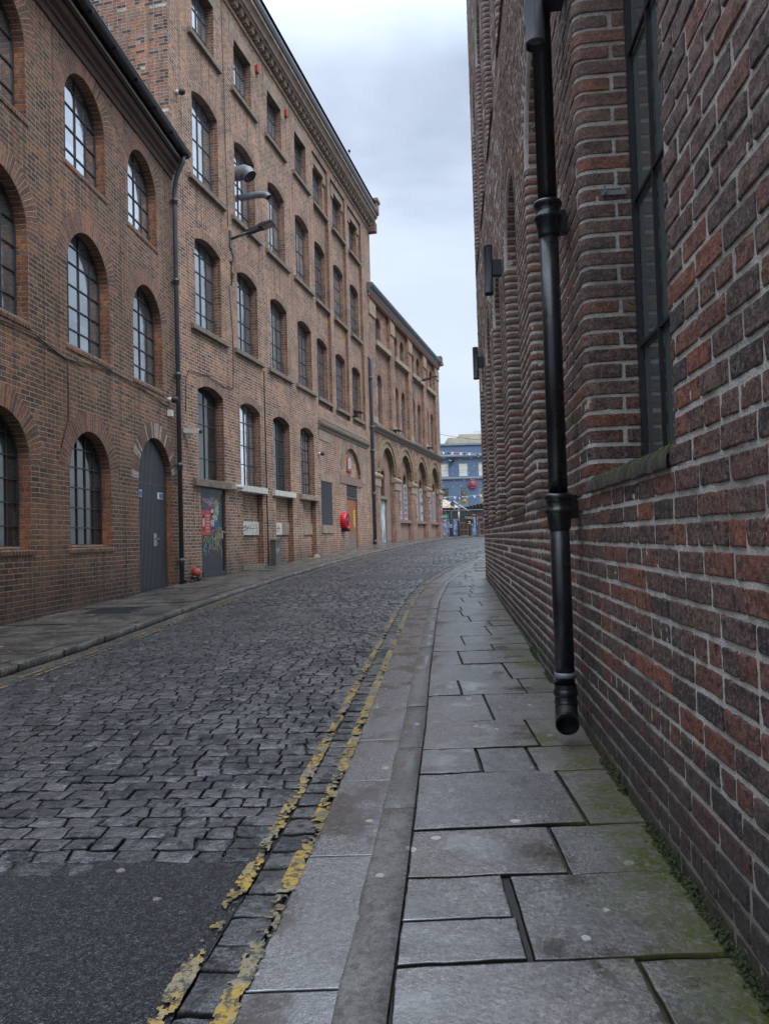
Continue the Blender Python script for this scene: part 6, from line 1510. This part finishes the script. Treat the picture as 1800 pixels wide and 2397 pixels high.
for q, (pts, Y) in enumerate((([(1020, 1074), (1066, 1074.5), (1096, 1070), (1113, 1068), (1150, 1060)], 60), ([(1020, 1095), (1070, 1092), (1120, 1086), (1160, 1080)], 60.2), ([(1020, 1110), (1070, 1106), (1130, 1101), (1160, 1096)], 60.4), ([(1025, 1126), (1054, 1124), (1080, 1122), (1130, 1117)], 60.1), ([(1028, 1136), (1054, 1136.5), (1090, 1134)], 59.7))):
    e = empty('string_lights', (0, 0, 0), 0, ['string of white bulbs just under the upper cornice of the blue bar', 'string of bulbs crossing the upper part of the pale sash windows', 'string of bulbs crossing the lower part of the pale sash windows', 'string of bulbs just below the moulding above the round red sign', 'short string of bulbs left of the round red sign'][q], 'string lights', 'festoon lights in front of the blue bar')
    P = [Vector(pp(a, b, Y)) for a, b in pts]; mb = MB(); mb.tube(P, .006, 4); mb.build('wire', M['cable'], e); mb = MB()
    for a, b in zip(P, P[1:]):
        n = max(1, int((b - a).length / .55))
        for i in range(n): c = a.lerp(b, (i + .3) / n); mb.lathe((c.x, c.y, c.z - .06), [(0, -.035), (.03, -.015), (.03, .015), (.015, .04)], n=6)
    mb.build('bulbs', M['white'], e)

# ================================================================== light, sky, camera
w = bpy.data.worlds.new('World'); SC.world = w; w.use_nodes = True; nt = w.node_tree; nn = nt.nodes; ll = nt.links
bgn = nn['Background']; bgn.inputs['Strength'].default_value = 1.0
def nd(t, **k):
    n = nn.new('ShaderNode' + t)
    for a, b in k.items(): setattr(n, a, b)
    return n
tc = nd('TexCoord'); sky = nd('TexSky', sky_type='NISHITA'); sky.sun_disc = False; sky.sun_elevation = R(58); sky.sun_rotation = R(150); sky.air_density = 1.5; sky.dust_density = 3
skm = nd('VectorMath', operation='SCALE'); ll.new(sky.outputs[0], skm.inputs[0]); skm.inputs[3].default_value = .022
mp = nd('Mapping'); mp.inputs['Scale'].default_value = (1, 1, 2.2); ll.new(tc.outputs['Generated'], mp.inputs['Vector'])
n1 = nd('TexNoise'); n1.inputs['Scale'].default_value = 2.1; n1.inputs['Detail'].default_value = 7; n1.inputs['Roughness'].default_value = .52; n1.inputs['Distortion'].default_value = .6; ll.new(mp.outputs[0], n1.inputs['Vector'])
sp = nd('SeparateXYZ'); ll.new(tc.outputs['Generated'], sp.inputs[0])
cr = nd('ValToRGB'); ll.new(n1.outputs['Fac'], cr.inputs[0]); el = cr.color_ramp.elements
el[0].position = .36; el[0].color = (.28, .325, .40, 1); el[1].position = .66; el[1].color = (.49, .545, .63, 1); m_ = el.new(.5); m_.color = (.41, .465, .565, 1)
# overcast vault: about three times brighter overhead than at the horizon
ev = nd('MapRange'); ev.inputs[1].default_value = .54; ev.inputs[2].default_value = 1.0; ev.inputs[3].default_value = 1.0; ev.inputs[4].default_value = 5.2; ll.new(sp.outputs[2], ev.inputs[0])
sc_ = nd('VectorMath', operation='SCALE'); ll.new(cr.outputs[0], sc_.inputs[0]); ll.new(ev.outputs[0], sc_.inputs[3])
ad = nd('VectorMath', operation='ADD'); ll.new(sc_.outputs[0], ad.inputs[0]); ll.new(skm.outputs[0], ad.inputs[1]); ll.new(ad.outputs[0], bgn.inputs['Color'])
sl = bpy.data.lights.new('sun', 'SUN'); sl.energy = 1.2; sl.angle = R(25); sl.color = (1, .95, .89); so = link(bpy.data.objects.new('sun', sl))
so.rotation_euler = (R(28), R(27), 0)
cam = bpy.data.cameras.new('camera'); co = link(bpy.data.objects.new('camera', cam)); SC.camera = co
cam.sensor_fit = 'HORIZONTAL'; cam.sensor_width = 36; cam.lens = 36 * 1750 / 1800; cam.clip_start = .05; cam.clip_end = 2000
Mx = Matrix.Rotation(PI / 2 + math.atan(62 / 1750), 4, 'X') @ Matrix.Rotation(-.029, 4, 'Z'); co.matrix_world = Matrix.Translation((0, 0, 1.12)) @ Mx
SC.view_settings.view_transform = 'Standard'; SC.view_settings.look = 'None'; SC.view_settings.exposure = 0.62; SC.view_settings.gamma = 1.0
SC.cycles.max_bounces = 6
